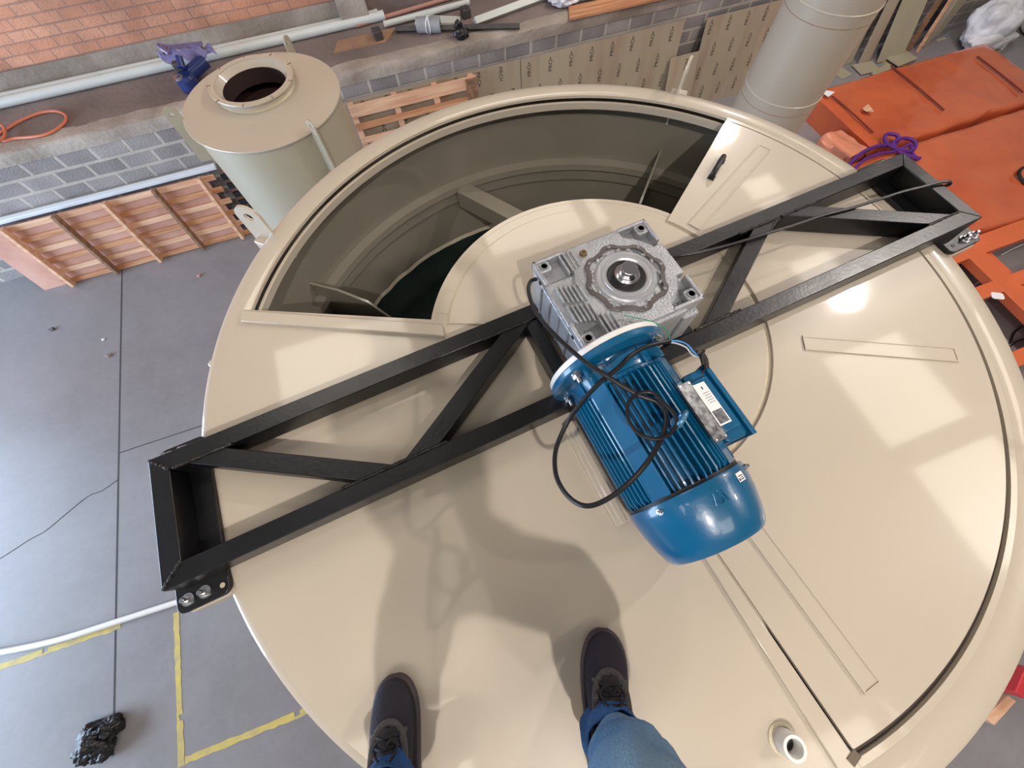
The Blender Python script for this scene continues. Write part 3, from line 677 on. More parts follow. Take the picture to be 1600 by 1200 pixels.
cable('green_wire', [(975, 493, .303), (995, 497, .304), (1015, 501, .305), (1035, 510, .31), (1044, 521, .32), (1047, 533, .325)], .0014, WIREG, 'thin green wire lying on the gearbox front edge', 'wire', n=8)
m = MB(); rnd = random.Random(3)
m.tube([at(1088, 550, .285), at(1097, 556, .28), at(1102, 566, .275), at(1103, 576, .268)], [.006, .009, .008, .007], 10, 4)
m.tube([at(1100, 548, .285), at(1096, 558, .29), at(1099, 570, .285)], .004, 8, 4)
m.tube([at(1102, 572, .27), at(1098, 582, .262), at(1090, 588, .255)], .0035, 8, 4)
tag(m.build('taped_joint', SEAL), 'black taped cable joint above the blue terminal box', 'cable joint')

# ------------------------------------------------------------------ small storage tank
sx_, sy_ = -1.306, 3.312
ST = empty('storage_tank', (sx_, sy_, FZ), label='small cream cylindrical tank with a round neck, near the wall', cat='tank')
def sp(mb, name, m, **k):
    o = mb.build(name, m, ST, **k); o.location = (0, 0, -FZ); return o
sp(MB().lathe([(.588, FZ), (.598, FZ), (.598, -.81), (.588, -.81)], n=96, closed=True), 'shell', GREY_PP)
NX, NY = -.032, .15; NO = T(NX, NY, 0)
def ringp(r, z, cx=0, cy=0, n=96): return [(cx+r*math.cos(2*PI*k/n), cy+r*math.sin(2*PI*k/n), z) for k in range(n)]
rg_ = [ringp(.262, -.815, NX, NY), ringp(.262, -.80, NX, NY), ringp(.628, -.80), ringp(.630, -.803), ringp(.630, -.812), ringp(.628, -.815), ringp(.262, -.815, NX, NY)]
sp(MB().loft(rg_, cap=False), 'top_plate', CREAM)
sp(MB().lathe([(.256, -.780), (.256, -.815), (.304, -.799), (.304, -.735), (.292, -.733)], NO, n=72, closed=True), 'neck', CREAM)
sp(MB().lathe([(.290, -.744), (.334, -.744), (.336, -.741), (.336, -.731), (.334, -.728), (.293, -.728), (.290, -.731)], NO, n=96, closed=True), 'neck_flange', CREAM)
sp(MB().lathe([(.3045, -.80), (.316, -.80), (.3045, -.788)], NO, n=72, closed=True), 'neck_weld', CREAM_D)
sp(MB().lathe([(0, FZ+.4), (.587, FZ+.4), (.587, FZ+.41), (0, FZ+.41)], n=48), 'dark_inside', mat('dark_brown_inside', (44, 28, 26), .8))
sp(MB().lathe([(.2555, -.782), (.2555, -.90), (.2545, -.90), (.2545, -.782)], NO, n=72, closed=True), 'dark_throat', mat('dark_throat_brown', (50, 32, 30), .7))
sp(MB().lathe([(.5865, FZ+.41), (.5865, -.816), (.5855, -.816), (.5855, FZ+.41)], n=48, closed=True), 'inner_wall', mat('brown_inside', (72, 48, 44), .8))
m = MB()
for k in range(9):
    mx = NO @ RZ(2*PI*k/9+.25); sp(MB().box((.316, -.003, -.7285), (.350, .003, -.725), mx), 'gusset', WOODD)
for a in (182, 62, -60):
    t = math.radians(a); lug(ST, .67*math.cos(t), .67*math.sin(t), -1.14-FZ, t, .10, .44, .014, GREY_PP, off=(0, 0, 0))

# tall duct on the right
dx_, dy_ = 3.118, 2.234
DU = empty('duct', (dx_, dy_, FZ), label='tall cream plastic pipe standing right of the tank', cat='pipe')
def dp(mb, name, m, **k):
    o = mb.build(name, m, DU, **k); o.location = (0, 0, -FZ); return o
DUCTM = mat('beige_grey_pipe', (172, 158, 142), .5, var=.05, scale=2, coat=.08)
dp(MB().lathe([(.327, FZ), (.337, FZ), (.337, .75), (.327, .75)], n=96, closed=True), 'shell', DUCTM)
for z in (-1.075, -.43, .22, -1.72, -2.36): dp(MB().lathe([(.3365, z-.006), (.343, z), (.3365, z+.006)], n=96, closed=True), 'weld_ring', CREAM)
for z in (-1.155, -.51): dp(MB().lathe([(.3368, z-.0025), (.3385, z), (.3368, z+.0025)], n=96, closed=True), 'seam', WOODD)
# ------------------------------------------------------------------ along the back wall
# crate panel leaning on the wall
def lean(x0, yb, yt, zt):
    a = math.atan2(yt-yb, zt-FZ); return T(x0, yb, FZ) @ RX(-a), math.hypot(yt-yb, zt-FZ)
CP = empty('crate_panel', (-5.43, 5.08, FZ), label='wide slatted wooden crate panel leaning on the grey block wall', cat='crate panel')
mx, H = lean(0, 0, .22, -2.54); mx = T(0, 0, -FZ) @ mx; 
def cpart(m, name, mt, **k): return m.build(name, mt, CP, **k)
for k, x in enumerate((0, .615, 1.235, 1.86, 2.45)):
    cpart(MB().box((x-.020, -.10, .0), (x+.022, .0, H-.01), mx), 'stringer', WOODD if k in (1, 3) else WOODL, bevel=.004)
for k in range(6):
    z = .01+k*(H-.11)/5; r = random.Random(k)
    cpart(MB().box((-.13 if k in (0, 4) else -.03, .001, z), (2.62, .02, z+.070), mx), 'slat', WOODL if k % 2 else WOOD, bevel=.003)
tag(MB().box((-.42, .026, .0), (2.5, .040, H-.03), T(-5.43, 5.08, FZ) @ mx).build('plywood_board', PINK),
    'pinkish plywood board leaning behind the wide crate panel', 'board')
tag(MB().box((-7.6, 5.38, -2.575), (-2.75, 5.455, -2.525)).build('white_profile', WHITE_MET, bevel=.006), 'long white painted steel profile lying along the top of the crate panel', 'steel profile')
BP = empty('black_pallet', (-2.75, 5.15, FZ), label='black plastic pallet standing half hidden behind the small storage tank', cat='pallet')
mxb, Hb = lean(0, 0, .2, -2.62)
mxb = T(0, 0, -FZ) @ mxb
for k in range(7): MB().box((0, -.02, .02+k*.125), (.62, .02, .09+k*.125), mxb).build('slat', SEAL, BP)
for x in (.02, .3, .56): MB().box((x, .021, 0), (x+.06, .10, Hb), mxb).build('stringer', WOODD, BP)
WP = empty('wooden_pallet', (-.76, 5.12, FZ), label='pine pallet leaning on the wall in front of the printed tan sheets', cat='pallet')
mxp, Hp = lean(0, 0, .2, -2.16); mxp = T(0, 0, -FZ) @ mxp
for z0, z1 in ((0, .15), (.23, .31), (.41, .49), (.58, .66), (.76, .84), (.94, 1.02), (1.16, 1.29)):
    MB().box((0, -.02, Hp-z1), (1.80, 0, Hp-z0), mxp).build('deck_board', WOODL if z0 in (0, .41) else WOOD, WP, bevel=.003)
for x in (.0, .6, 1.17, 1.70): MB().box((x, .001, 0), (x+.075, .085, Hp), mxp).build('stringer', WOODL, WP, bevel=.003)
MB().box((1.64, -.045, Hp-.36), (1.80, -.021, Hp-.02), mxp).build('end_block', WOODD, WP, bevel=.003)
# printed sheets
cu = bpy.data.curves.new('t', 'FONT'); cu.body = 'PRO\u2022'; cu.size = .080; cu.align_x = 'CENTER'; cu.align_y = 'CENTER'
to = bpy.data.objects.new('t', cu); COL.objects.link(to); bpy.context.view_layer.update()
tm = bpy.data.meshes.new_from_object(to.evaluated_get(bpy.context.evaluated_depsgraph_get())); bpy.data.objects.remove(to)
def sheet(x0, x1, yb, yt, zt, label, z_text0=.12, flip=1, th=.012, mt=SHEET, xo=.1):
    mx, H = lean(0, yb, yt, zt); mx = T(0, -yb, -FZ) @ mx
    b = MB(); b.box((0, 0, 0), (x1-x0, th, H), mx); nb = len(b.bm.faces); row = 0; z = H-z_text0
    while z > .1:
        x = xo + (.17 if row % 2 else 0)
        while x < x1-x0-.05:
            m4 = mx @ T(x, -.0015, z) @ RX(PI/2) @ RZ(PI/2*flip)
            vs = [b.bm.verts.new(m4 @ v.co) for v in tm.vertices]
            for p in tm.polygons:
                try: f = b.bm.faces.new([vs[i] for i in p.vertices]); f.material_index = 1
                except ValueError: pass
            x += .335
        z -= .30; row += 1
    o = b.build('printed_sheet', [mt, INK], None, smooth=0, loc=(x0, yb, FZ)); return tag(o, label, 'sheet')
sheet(-1.0, 1.75, 5.24, 5.43, -2.17, 'tan sheet printed with rows of lettering behind the pine pallet', .12, -1)
sheet(1.76, 4.42, 5.24, 5.43, -2.18, 'large tan lettered sheet at the middle of the block wall, left of the dark gap', .14, 1, xo=.13)
sheet(4.28, 4.80, 5.08, 5.30, -2.60, 'short narrow tan sheet leaning in front of two larger lettered sheets', .15, -1, xo=.3, mt=SHEET)
sheet(4.84, 7.1, 5.20, 5.43, -2.24, 'tan lettered sheet partly hidden behind the tall pipe', .12, 1)
# bare offcut strips right of the tall pipe
def strip(x0, x1, yb, zt, label, tilt=0, mt=SHEET2, rnd=False, th=.02):
    H = zt-FZ; a = math.atan2(5.46-yb, H); mx = T((x0+x1)/2, yb, FZ) @ RX(-a) @ RY(tilt); hw = (x1-x0)/2; L = math.hypot(5.46-yb, H)
    pts = [(-hw, 0), (hw, 0), (hw, L-(hw if rnd else 0))] + ([(hw*math.cos(PI*k/10), L-hw+hw*math.sin(PI*k/10)) for k in range(1, 10)] if rnd else []) + [(-hw, L-(hw if rnd else 0))]
    o = MB().prism(pts, 0, th, mx @ RX(PI/2) ).build('offcut_strip', mt, bevel=.002); return tag(o, label, 'offcut', 'sheet offcuts leaning on the block wall')
strip(8.15, 8.42, 5.2, -2.1, 'narrow tan offcut next to the tall pipe, leaning on the wall', -.05)
strip(8.5, 8.75, 5.1, -2.25, 'darker tan offcut, second from the tall pipe', .03, SHEET)
strip(8.85, 9.45, 5.0, -2.42, 'round topped tan offcut in the middle of the leaning offcuts', .04, SHEET2, True)
strip(9.58, 9.72, 5.1, -1.9, 'slim brown offcut right of the round topped one', .10, WOODD)
strip(9.75, 9.84, 5.0, -1.8, 'very thin pale offcut strip crossing in front of the others', .16, WOODL, th=.012)
strip(9.95, 10.12, 5.1, -1.9, 'grey brown offcut between the pale strip and the wide offcut', .12, SHEET)
strip(10.2, 10.62, 5.32, -1.95, 'wide smooth offcut nearest the white bags', .12, SHEET2)
strip(11.6, 12.3, 5.2, -2.3, 'tan offcut standing behind the white bags', .1, SHEET2)
for i, (x, y, a, sx, sy, l) in enumerate(((8.05, 5.0, .2, .26, .3, 'small tan square nearest the tall pipe'), (8.55, 4.93, -.1, .42, .3, 'tan rectangle in front of the dark offcut'), (8.75, 4.75, .3, .5, .14, 'thin tan corner piece lying in front of the rectangle'), (9.3, 4.9, .12, .5, .32, 'tan rectangle in front of the round topped offcut'))):
    tag(MB().box((-sx/2, -sy/2, 0), (sx/2, sy/2, .012), T(x, y, FZ+.004+.014*i) @ RZ(a)).build('floor_offcut', SHEET2), l + ' on the floor', 'offcut', 'flat offcuts on the floor')
# white bags in the corner
def bag(name, parts, m, label, cat='bag', floor=None, amp=.22, fr=2.4):
    b = MB()
    for i, (c, r) in enumerate(parts): b.blob(c, r[0], r[1], r[2], i+int(abs(c[0])*10), amp, fr, 5, floor)
    return tag(b.build(name, m, smooth=70), label, cat)
bag('white_bag', [((11.0, 4.80, -3.1), (.50, .34, .40)), ((11.0, 4.62, -3.28), (.52, .22, .18))], BAGW, 'big white plastic bag on the floor beside the leaning offcuts', floor=FZ+.002, amp=.16, fr=1.6)
bag('white_bag', [((12.55, 4.6, -3.2), (.6, .42, .28))], BAGW, 'flatter white plastic bag at the right edge, beside the big bag', floor=FZ+.002)
for i, (px, py) in enumerate(((1470, 62), (1566, 74), (1560, 80))):
    e = at(px, py, FZ); tag(MB().box((-.10, -.03, 0), (.10, .03, .012 if i != 1 else .06), T(e.x, e.y, FZ) @ RZ(.4*i)).build('scrap_piece', SHEET2 if i != 1 else WHITEP, bevel=.004),
        ('tan scrap lying left of the white bags', 'white scrap block in front of the white bags', 'thin tan scrap just in front of the white scrap block')[i], 'scrap')
# ---- things on the ledge
LZ = -1.874
def lpart(mb, name, m, label, cat, **k): return tag(mb.build(name, m, **{x: y for x, y in k.items() if x != 'group'}), label, cat, k.get('group'))
lpart(MB().tube([(-11.5, 6.40, LZ+.056), (-4, 6.41, LZ+.056), (.12, 6.47, LZ+.056)], .055, 16, 4), 'pvc_pipe', PVC, 'front pale pvc pipe of the long pair on the ledge', 'pipe')
lpart(MB().tube([(-11.5, 6.515, LZ+.056), (-4, 6.52, LZ+.056), (-.5, 6.535, LZ+.056), (.0, 6.4, LZ+.15), (.4, 6.36, LZ+.056), (1.35, 6.42, LZ+.056)][:3]+[(.05, 6.56, LZ+.056)], .045, 16, 4), 'pvc_pipe', PVC, 'rear pale pvc pipe of the long pair, against the back wall', 'pipe')
a_, b_ = at(600, 38, LZ+.05), at(733, 3, LZ+.05)
lpart(MB().tube([a_, b_], .036, 14, 1), 'pvc_pipe', PVC, 'thinner pale pvc pipe reaching right past the concrete column', 'pipe')
a_, b_ = at(556, 40, LZ+.03), at(712, -6, LZ+.03)
lpart(MB().tube([a_, b_], .026, 12, 1), 'copper_tube', PINKP, 'pinkish brown tube lying behind the pvc pipes', 'pipe')
a_, b_ = at(618, 46, LZ+.04), at(812, 41, LZ+.04)
lpart(MB().tube([a_, b_], .036, 4, 1), 'steel_bar', DKMETAL, 'dark grey steel bar lying on the ledge through the film roll', 'bar')
d_ = (b_-a_).normalized(); c_ = a_+d_*.30; c2 = a_+d_*.62
RL = empty('film_roll', (c_.x, c_.y, LZ), label='grey film roll tied with white string on the steel bar', cat='roll')
q = MB(); rl = (c2-c_).length; q.lathe([(.045, 0), (.085, 0), (.085, rl), (.045, rl)], T(c_.x, c_.y, c_.z+.04) @ (c2-c_).to_track_quat('Z', 'Y').to_matrix().to_4x4(), 32, closed=True); o = q.build('roll', GREYROLL, RL); o.location = (-c_.x, -c_.y, -LZ)
q = MB(); mid = (c_+c2)/2+Vector((0, 0, .04)); r_ = .0885
for tw in (-.25, .28):
    q.tube([mid + d_*(tw*.1*math.cos(t)) + Vector((-d_.y, d_.x, 0))*r_*math.cos(t) + Vector((0, 0, r_*math.sin(t))) for t in [2*PI*k/16 for k in range(16)]], .007, 6, 2, closed=True)
o = q.build('string', TREAD, RL); o.location = (-c_.x, -c_.y, -LZ)
a_, b_ = at(742, 34, LZ+.05), at(872, -14, LZ+.05)
lpart(MB().tube([a_, b_], .055, 4, 1), 'grey_profile', PVC, 'pale grey square profile lying slanted on the ledge', 'profile')
e0, e1_ = at(650, 37, LZ), at(722, 37, LZ); 
lpart(MB().prism([tuple(at(648, 40, LZ))[:2], tuple(at(718, 38, LZ))[:2], tuple(at(720, 28, LZ))[:2], tuple(at(652, 26, LZ))[:2]], LZ, LZ+.02), 'thin_white_sheet', PVC, 'thin pale sheet lying behind the film roll', 'sheet')
for (px, py, l) in ((592, 62, 'dark square block on the ochre board'), (728, 26, 'dark square block near the end of the thin pvc pipe')):
    e = at(px, py, LZ); lpart(MB().box((-.055, -.07, 0), (.055, .07, .1), T(e.x, e.y, LZ+(.017 if px < 600 else 0)) @ RZ(.1)), 'steel_block', DKMETAL, l, 'block', bevel=.006)
lpart(MB().prism([tuple(at(522, 84, LZ))[:2], tuple(at(603, 66, LZ))[:2], tuple(at(620, 44, LZ))[:2], tuple(at(528, 66, LZ))[:2]], LZ, LZ+.016), 'ochre_board', RUST, 'ochre stained board lying in front of the pvc pipe ends', 'board')
e = at(722, 60, LZ); q = MB(); q.blob((e.x, e.y, LZ+.05),   .09, .07, .06, 4, .3, 2, 4, LZ+.002); q.blob((e.x-.02, e.y+.05, LZ+.1), .05, .04, .08, 9, .3, 2, 3, LZ+.002)
lpart(q, 'crumpled_bag', DARK, 'small crumpled black rag on the ledge edge', 'rag', smooth=70)
bag('white_sack', [((3.0, 5.96, LZ+.15), (.50, .20, .17)), ((2.62, 5.86, LZ+.08), (.22, .12, .09)), ((3.35, 6.12, LZ+.18), (.34, .22, .18))], BAGW, 'crumpled white sack lying on the ledge beside the wooden plank', floor=LZ+.002)
bag('white_sack', [((4.35, 5.98, LZ+.1), (.32, .18, .12))], BAGW, 'second white sack lying behind the wooden plank', floor=LZ+.002)
P4 = [at(890, 33, LZ), at(1100, -14, LZ), at(1092, -32, LZ), at(888, 14, LZ)]
lpart(MB().prism([(p.x, p.y) for p in P4], LZ, LZ+.03), 'wooden_plank', WOOD, 'pine plank lying along the front of the ledge', 'plank', bevel=.003)
# orange hose
HP = [(-8, 218), (6, 220), (25, 216), (50, 214), (72, 210), (90, 201), (102, 190), (102, 180), (88, 174), (70, 175), (50, 181), (28, 191), (8, 203), (-8, 212)]
lpart(MB().tube([at(x, y, LZ+.016+.002*(i % 2)) for i, (x, y) in enumerate(HP)], .015, 10, 6), 'rubber_hose', HOSE, 'orange rubber hose looped on the ledge at the left edge', 'hose')
HP = [(-6, 196), (2, 196), (8, 204), (6, 214), (-4, 222)]
lpart(MB().tube([at(x, y, LZ+.046) for x, y in HP], .015, 10, 6), 'rubber_hose', HOSE, 'short crossing turn of orange hose at the very left edge', 'hose')
# blue pump under lilac film
PU = empty('pump', (-2.52, 6.0, LZ), label='dark blue pump on the ledge behind the small storage tank', cat='pump')
q = MB(); q.lathe([(.0, .01), (.10, .01), (.115, .03), (.115, .14), (.09, .17), (0, .17)], T(-.0, -.12, 0), 28); q.build('motor_cover', NAVY, PU)
q = MB(); q.cyl((.02, .0, .1), (.26, .14, .14), .075, 24); q.cyl((.02, -.05, .2), (.04, .05, .27), .04, 18); q.build('volute', NAVY, PU)
MB().box((-.07, -.04, .17), (.03, .05, .25)).box((-.1, -.08, .0), (.12, .1, .02)).build('terminal_cover', DKMETAL, PU, bevel=.008)
MB().lathe([(.03, 0), (.055, 0), (.055, .02), (.03, .02)], T(-.05, -.17, .165), 24, closed=True).build('ring', CHROME, PU)
q = MB()
def film(u, v):
    a, b = Vector((-2.75, 6.28, LZ+.20)), Vector((-2.12, 6.22, LZ+.20)); p = a.lerp(b, u)+Vector((.05*v, -.13*v, .06*math.sin(PI*v)))
    n_ = noise.noise(Vector((u*5, v*5, 1))); return (p.x, p.y+n_*.04, p.z+n_*.09)
q.grid(film, 40, 18); o = q.build('plastic_film', LILAC, smooth=80); tag(o, 'lilac plastic film draped over the blue pump', 'plastic film'); md = o.modifiers.new('s', 'SOLIDIFY'); md.thickness = .002
q = MB()
for k in range(4): q.tube([(-2.58, 6.1, LZ+.3), (-2.66+.03*k, 6.2, LZ+.36-.02*k), (-2.55, 6.3-.02*k, LZ+.28), (-2.2, 6.28-.03*k, LZ+.26)], .014, 8, 4)
tag(q.build('lilac_strap', LILAC), 'bundle of lilac straps hanging over the pump', 'strap')

# ------------------------------------------------------------------ orange stacks and frame on the right
def slab(x0, y0, x1, y1, z0, z1, seed, name='wrapped_stack', m=ORANGE, label='', cat='stack', lump=.025):
    nu, nv = 60, 44; r = .05
    def f(u, v):
        U = u*1.3-.15; V = v*1.3-.15; cu_, cv_ = min(max(U, 0), 1), min(max(V, 0), 1)
        dx, dy = U-cu_, V-cv_; d = max(abs(dx), abs(dy))/.15
        x = x0+(x1-x0)*cu_; y = y0+(y1-y0)*cv_; z = z1
        nn = noise.noise(Vector((x*1.3, y*1.3, seed)))*lump + noise.noise(Vector((x*5, y*5, seed)))*lump*.4
        ed = min(cu_*(x1-x0), (1-cu_)*(x1-x0), cv_*(y1-y0), (1-cv_)*(y1-y0)); 
        if ed < r: z -= r-math.sqrt(max(r*r-(r-ed)**2, 0))
        if d > 0:
            z = (z1-r)+(z0-z1+r)*min(d, 1); x += nn*2*(1 if dx else 0); y += nn*2*(1 if dy else 0)
        else: z += nn
        return (x, y, max(z, z0))
    q = MB(); q.grid(f, nu, nv); o = q.build(name, m, smooth=60); return tag(o, label, cat)
OZ = -3.08
slab(6.62, 2.84, 10.35, 4.36, FZ+.001, OZ, 3, label='rear orange stack wrapped in clear film, nearest the back wall')
slab(6.15, .95, 11.2, 2.74, FZ+.001, OZ, 8, label='front orange stack wrapped in film, between the rear stack and lattice')
def zline(pts, r, name, m, label, cat): return tag(MB().tube([at(*p) for p in pts], r, 7, 5).build(name, m), label, cat)
SEAMM = mat('dark_strap', (110, 40, 24), .6)
for i, p in enumerate(([(1300, 150), (1330, 175), (1364, 207)], [(1392, 103), (1432, 135), (1475, 172)], [(1527, 88), (1562, 115), (1598, 144)])):
    zline([(x, y, OZ+.03) for x, y in p], .012, 'binding_strap', SEAMM, ('dark strap across the rear orange stack nearest the tall pipe', 'dark strap across the middle of the rear orange stack', 'dark strap across the far right end of the rear orange stack')[i], 'strap')
slab(6.22, 2.80, 6.56, 3.45, FZ+.001, OZ-.03, 5, 'loose_film', WRAP, 'loose clear wrapping film bunched at the left corner of the rear stack', 'plastic film', .09)
zline([(1322, 262, OZ), (1345, 240, OZ+.05), (1372, 228, OZ+.06), (1398, 226, OZ+.06), (1402, 212, OZ+.1), (1385, 210, OZ+.1), (1384, 222, OZ+.08), (1400, 232, OZ+.08), (1425, 236, OZ+.06), (1430, 222, OZ+.1), (1412, 216, OZ+.12), (1395, 224, OZ+.1), (1410, 240, OZ+.05), (1438, 248, OZ+.04)], .026, 'purple_strap', PURPLE, 'purple lashing strap knotted on the front orange stack', 'strap')
zline([(1332, 268, OZ), (1350, 250, OZ+.05), (1375, 240, OZ+.05), (1400, 236, OZ+.05), (1422, 226, OZ+.1), (1426, 240, OZ+.04), (1434, 250, OZ+.03)], .022, 'purple_strap', PURPLE, 'second loose end of purple strap beside the knot', 'strap')
e = at(1318, 262, -3.3); tag(MB().box((-.3, -.12, 0), (.2, .1, .14), T(5.80, 2.62, FZ) @ RZ(.5)).build('wooden_block', WOODD, bevel=.01), 'dark wooden block at the foot of the front orange stack', 'block')
for i, (px, py, zz) in enumerate(((1294, 146, OZ+.03), (1356, 170, OZ+.03))):
    e = at(px, py, zz+.01); q = MB().prism([(-.09, -.05), (.10, -.06), (.02, .09), (-.06, .07)], 0, .006, T(e.x, e.y, zz+.012) @ RZ(.4+i)); tag(q.build('paper_scrap', TREAD if i == 0 else WOODL), ('white paper scrap on the corner of the rear orange stack', 'pale wooden scrap on top of the rear orange stack')[i], 'scrap')
e = at(1595, 275, OZ); tag(MB().tube([at(1598, 262, OZ+.02), at(1592, 270, OZ+.05), at(1596, 280, OZ+.03), at(1603, 288, OZ+.02)], .02, 8, 4).build('rubber_hook', SEAL), 'short dark rubber hook lying on the front orange stack at the right edge', 'hook')
# lattice frame
LF = empty('lattice_frame', (6.5, 0, FZ), label='orange painted steel lattice frame beside the front orange stack', cat='frame')
def lf(a, b, name): o = MB().box(a, b).build(name, ORANGEF, LF, bevel=.006); o.location = (-6.5, 0, -FZ); return o
zt, zb = -3.10, -3.20
lf((5.4, .66, zb), (9.5, .93, zt), 'cross_beam'); lf((5.4, .09, zb), (9.5, .27, zt), 'cross_beam'); lf((5.0, -.80, zb), (9.5, -.62, zt), 'cross_beam'); lf((4.6, -1.8, zb), (9.5, -1.62, zt), 'cross_beam')
lf((6.42, -2.2, zb-.01), (6.70, .94, zt+.004), 'long_beam'); lf((6.701, -2.2, zb-.02), (6.92, .93, zb+.01), 'bottom_flange'); lf((7.9, -2.2, zb-.01), (8.15, .94, zt+.004), 'long_beam')
for x in (6.45, 7.93, 9.3):
    for y in (-2.1, .78): lf((x, y, FZ), (x+.1, y+.1, zb), 'leg')
zline([(1502, 462, FZ+.02), (1530, 440, FZ+.03), (1552, 425, FZ+.1)], .008, 'white_floor_wire', TREAD, 'thin white wire on the floor under the lattice frame, near the tank', 'hose')  # the thin tubes round the lattice are loose wires
zline([(1500, 463, FZ+.01), (1520, 452, FZ+.01), (1545, 444, FZ+.01), (1552, 434, FZ+.04), (1540, 428, FZ+.02)], .010, 'black_floor_wire', SEAL, 'black wire curled on the floor under the lattice frame', 'hose')
zline([(1565, 398, FZ+.02), (1580, 390, FZ+.02), (1598, 382, FZ+.02)], .008, 'white_floor_wire', TREAD, 'thin white wire in the upper opening of the lattice frame', 'hose')
zline([(1578, 536, FZ+.01), (1585, 520, FZ+.02), (1600, 508, FZ+.02), (1612, 500, FZ+.02)], .012, 'black_floor_wire', SEAL, 'black wire on the floor in the lower opening of the lattice', 'hose')
zline([(1580, 540, FZ+.02), (1592, 532, FZ+.02), (1610, 528, FZ+.02)], .009, 'black_floor_wire', SEAL, 'thin black wire just beside the thicker wire at the right edge', 'hose')
e = at(1571, 378, FZ); tag(MB().blob((e.x, e.y, FZ+.06), .11, .08, .06, 3, .2, 2, 3, FZ+.001).build('white_cup', TREAD, smooth=60), 'small white crushed cup on the floor inside the lattice', 'cup')
tag(MB().tube([at(1566, 364, FZ+.03), at(1576, 370, FZ+.05), at(1585, 378, FZ+.03)], [.03, .04, .01], 8, 3).build('green_strap', GREEN), 'short green plastic strap next to the white cup', 'strap')
e = at(1545, 469, -3.19); tag(MB().prism(rpoly(-.07, -.05, .08, .05, .03), 0, .008, T(e.x, e.y, -3.098) @ RZ(-.5)).build('white_label', TREAD), 'white tag lying on the orange lattice beside the tank rim', 'tag')
# bottom right corner
def flat(pts, zt_, name, m, label, cat):
    P_ = [at(x, y, zt_) for x, y in pts]; tag(MB().prism([(p.x, p.y) for p in P_], FZ+.001, zt_).build(name, m, bevel=.008), label, cat)
flat([(1586, 1082), (1606, 1094), (1650, 1052), (1602, 1044)], FZ+.35, 'red_crate', REDP, 'red plastic crate at the lower right edge', 'crate')
flat([(1540, 1122), (1555, 1134), (1589, 1096), (1576, 1086)], FZ+.12, 'pine_block', WOODL, 'pale pine block showing past the lower right rim', 'block')

# ------------------------------------------------------------------ floor on the left
tag(MB().tube([at(-60, 1026, FZ+.032), at(0, 1019, FZ+.032), at(90, 1000, FZ+.032), at(180, 972, FZ+.032), at(270, 943, FZ+.032), at(360, 914, FZ+.032), Vector((-2.6, .12, FZ+.032)), Vector((-1.6, .1, FZ+.032))], .031, 14, 6).build('white_hose', WHITEP), 'thick white hose running over the floor to the tank', 'hose')
e = at(163, 1152, FZ); q = MB(); 
for i, (dx, dy, r, h) in enumerate(((0, 0, .15, .12), (-.11, -.06, .10, .08), (.10, .07, .10, .11), (.04, -.09, .10, .08), (-.02, .10, .08, .11))): q.blob((e.x+dx, e.y+dy, FZ+h*.6), r, r*.8, h, i+3, .34, 1.3, 5, FZ+.001)
tag(q.build('black_plastic_bag', DARK, smooth=50), 'crumpled black plastic bag on the floor at lower left', 'bag')
for i, (px, py, r, m_, l) in enumerate(((83, 515, .035, DKMETAL, 'dark stone chip on the floor left of the joint, upper one'), (171, 556, .035, CONC, 'grey chip on the floor close to the long joint'), (162, 531, .02, TREAD, 'tiny white chip above the grey chip by the joint'), (312, 431, .03, PINKP, 'small reddish chip on the floor between crate panel and tank'))):
    e = at(px, py, FZ); tag(MB().blob((e.x, e.y, FZ+r*.4), r, r*.7, r*.6, i, .5, 2, 2, FZ+.0005).build('floor_chip', m_), l, 'chip')
# ------------------------------------------------------------------ the person taking the picture: legs and shoes in view
PS = empty('person', (-.72, -.98, .014), label='person in blue jeans and dark knit shoes standing on the tank lid', cat='person')
PO = Vector((-.72, -.98, .014))
def pp_(o): o.parent = PS; o.location = -PO; return o
def skin(name, verts, edges, m, lv=2, disp=0, dsc=.1, par=True):
    me = bpy.data.meshes.new(name); me.from_pydata([v[0] for v in verts], edges, []); me.materials.append(m)
    o = bpy.data.objects.new(name, me); COL.objects.link(o)
    md = o.modifiers.new('skin', 'SKIN'); md.use_smooth_shade = True; md.branch_smoothing = .6
    for i, v in enumerate(verts):
        r = v[1]; me.skin_vertices[0].data[i].radius = (r, r) if not isinstance(r, tuple) else r
        me.skin_vertices[0].data[i].use_root = (i == 0)
    s2 = o.modifiers.new('sub', 'SUBSURF'); s2.levels = s2.render_levels = lv
    dg = bpy.context.evaluated_depsgraph_get(); dg.update(); nm = bpy.data.meshes.new_from_object(o.evaluated_get(dg)); nm.name = name
    bpy.data.objects.remove(o)
    if disp:
        for v in nm.vertices:
            p = v.co; k = noise.noise(Vector((p.x*9, p.y*9, p.z*16)))*.7 + noise.noise(Vector((p.x*20, p.y*20, p.z*34+5)))*.5
            n_ = v.normal; v.co = p + Vector((n_.x, n_.y, n_.z*.3))*k*disp
    for f in nm.polygons: f.use_smooth = True
    if not nm.materials: nm.materials.append(m)
    o = bpy.data.objects.new(name, nm); COL.objects.link(o)
    return pp_(o) if par else o
fwd = Vector((.27, .963, 0)); rgt = Vector((.963, -.27, 0))
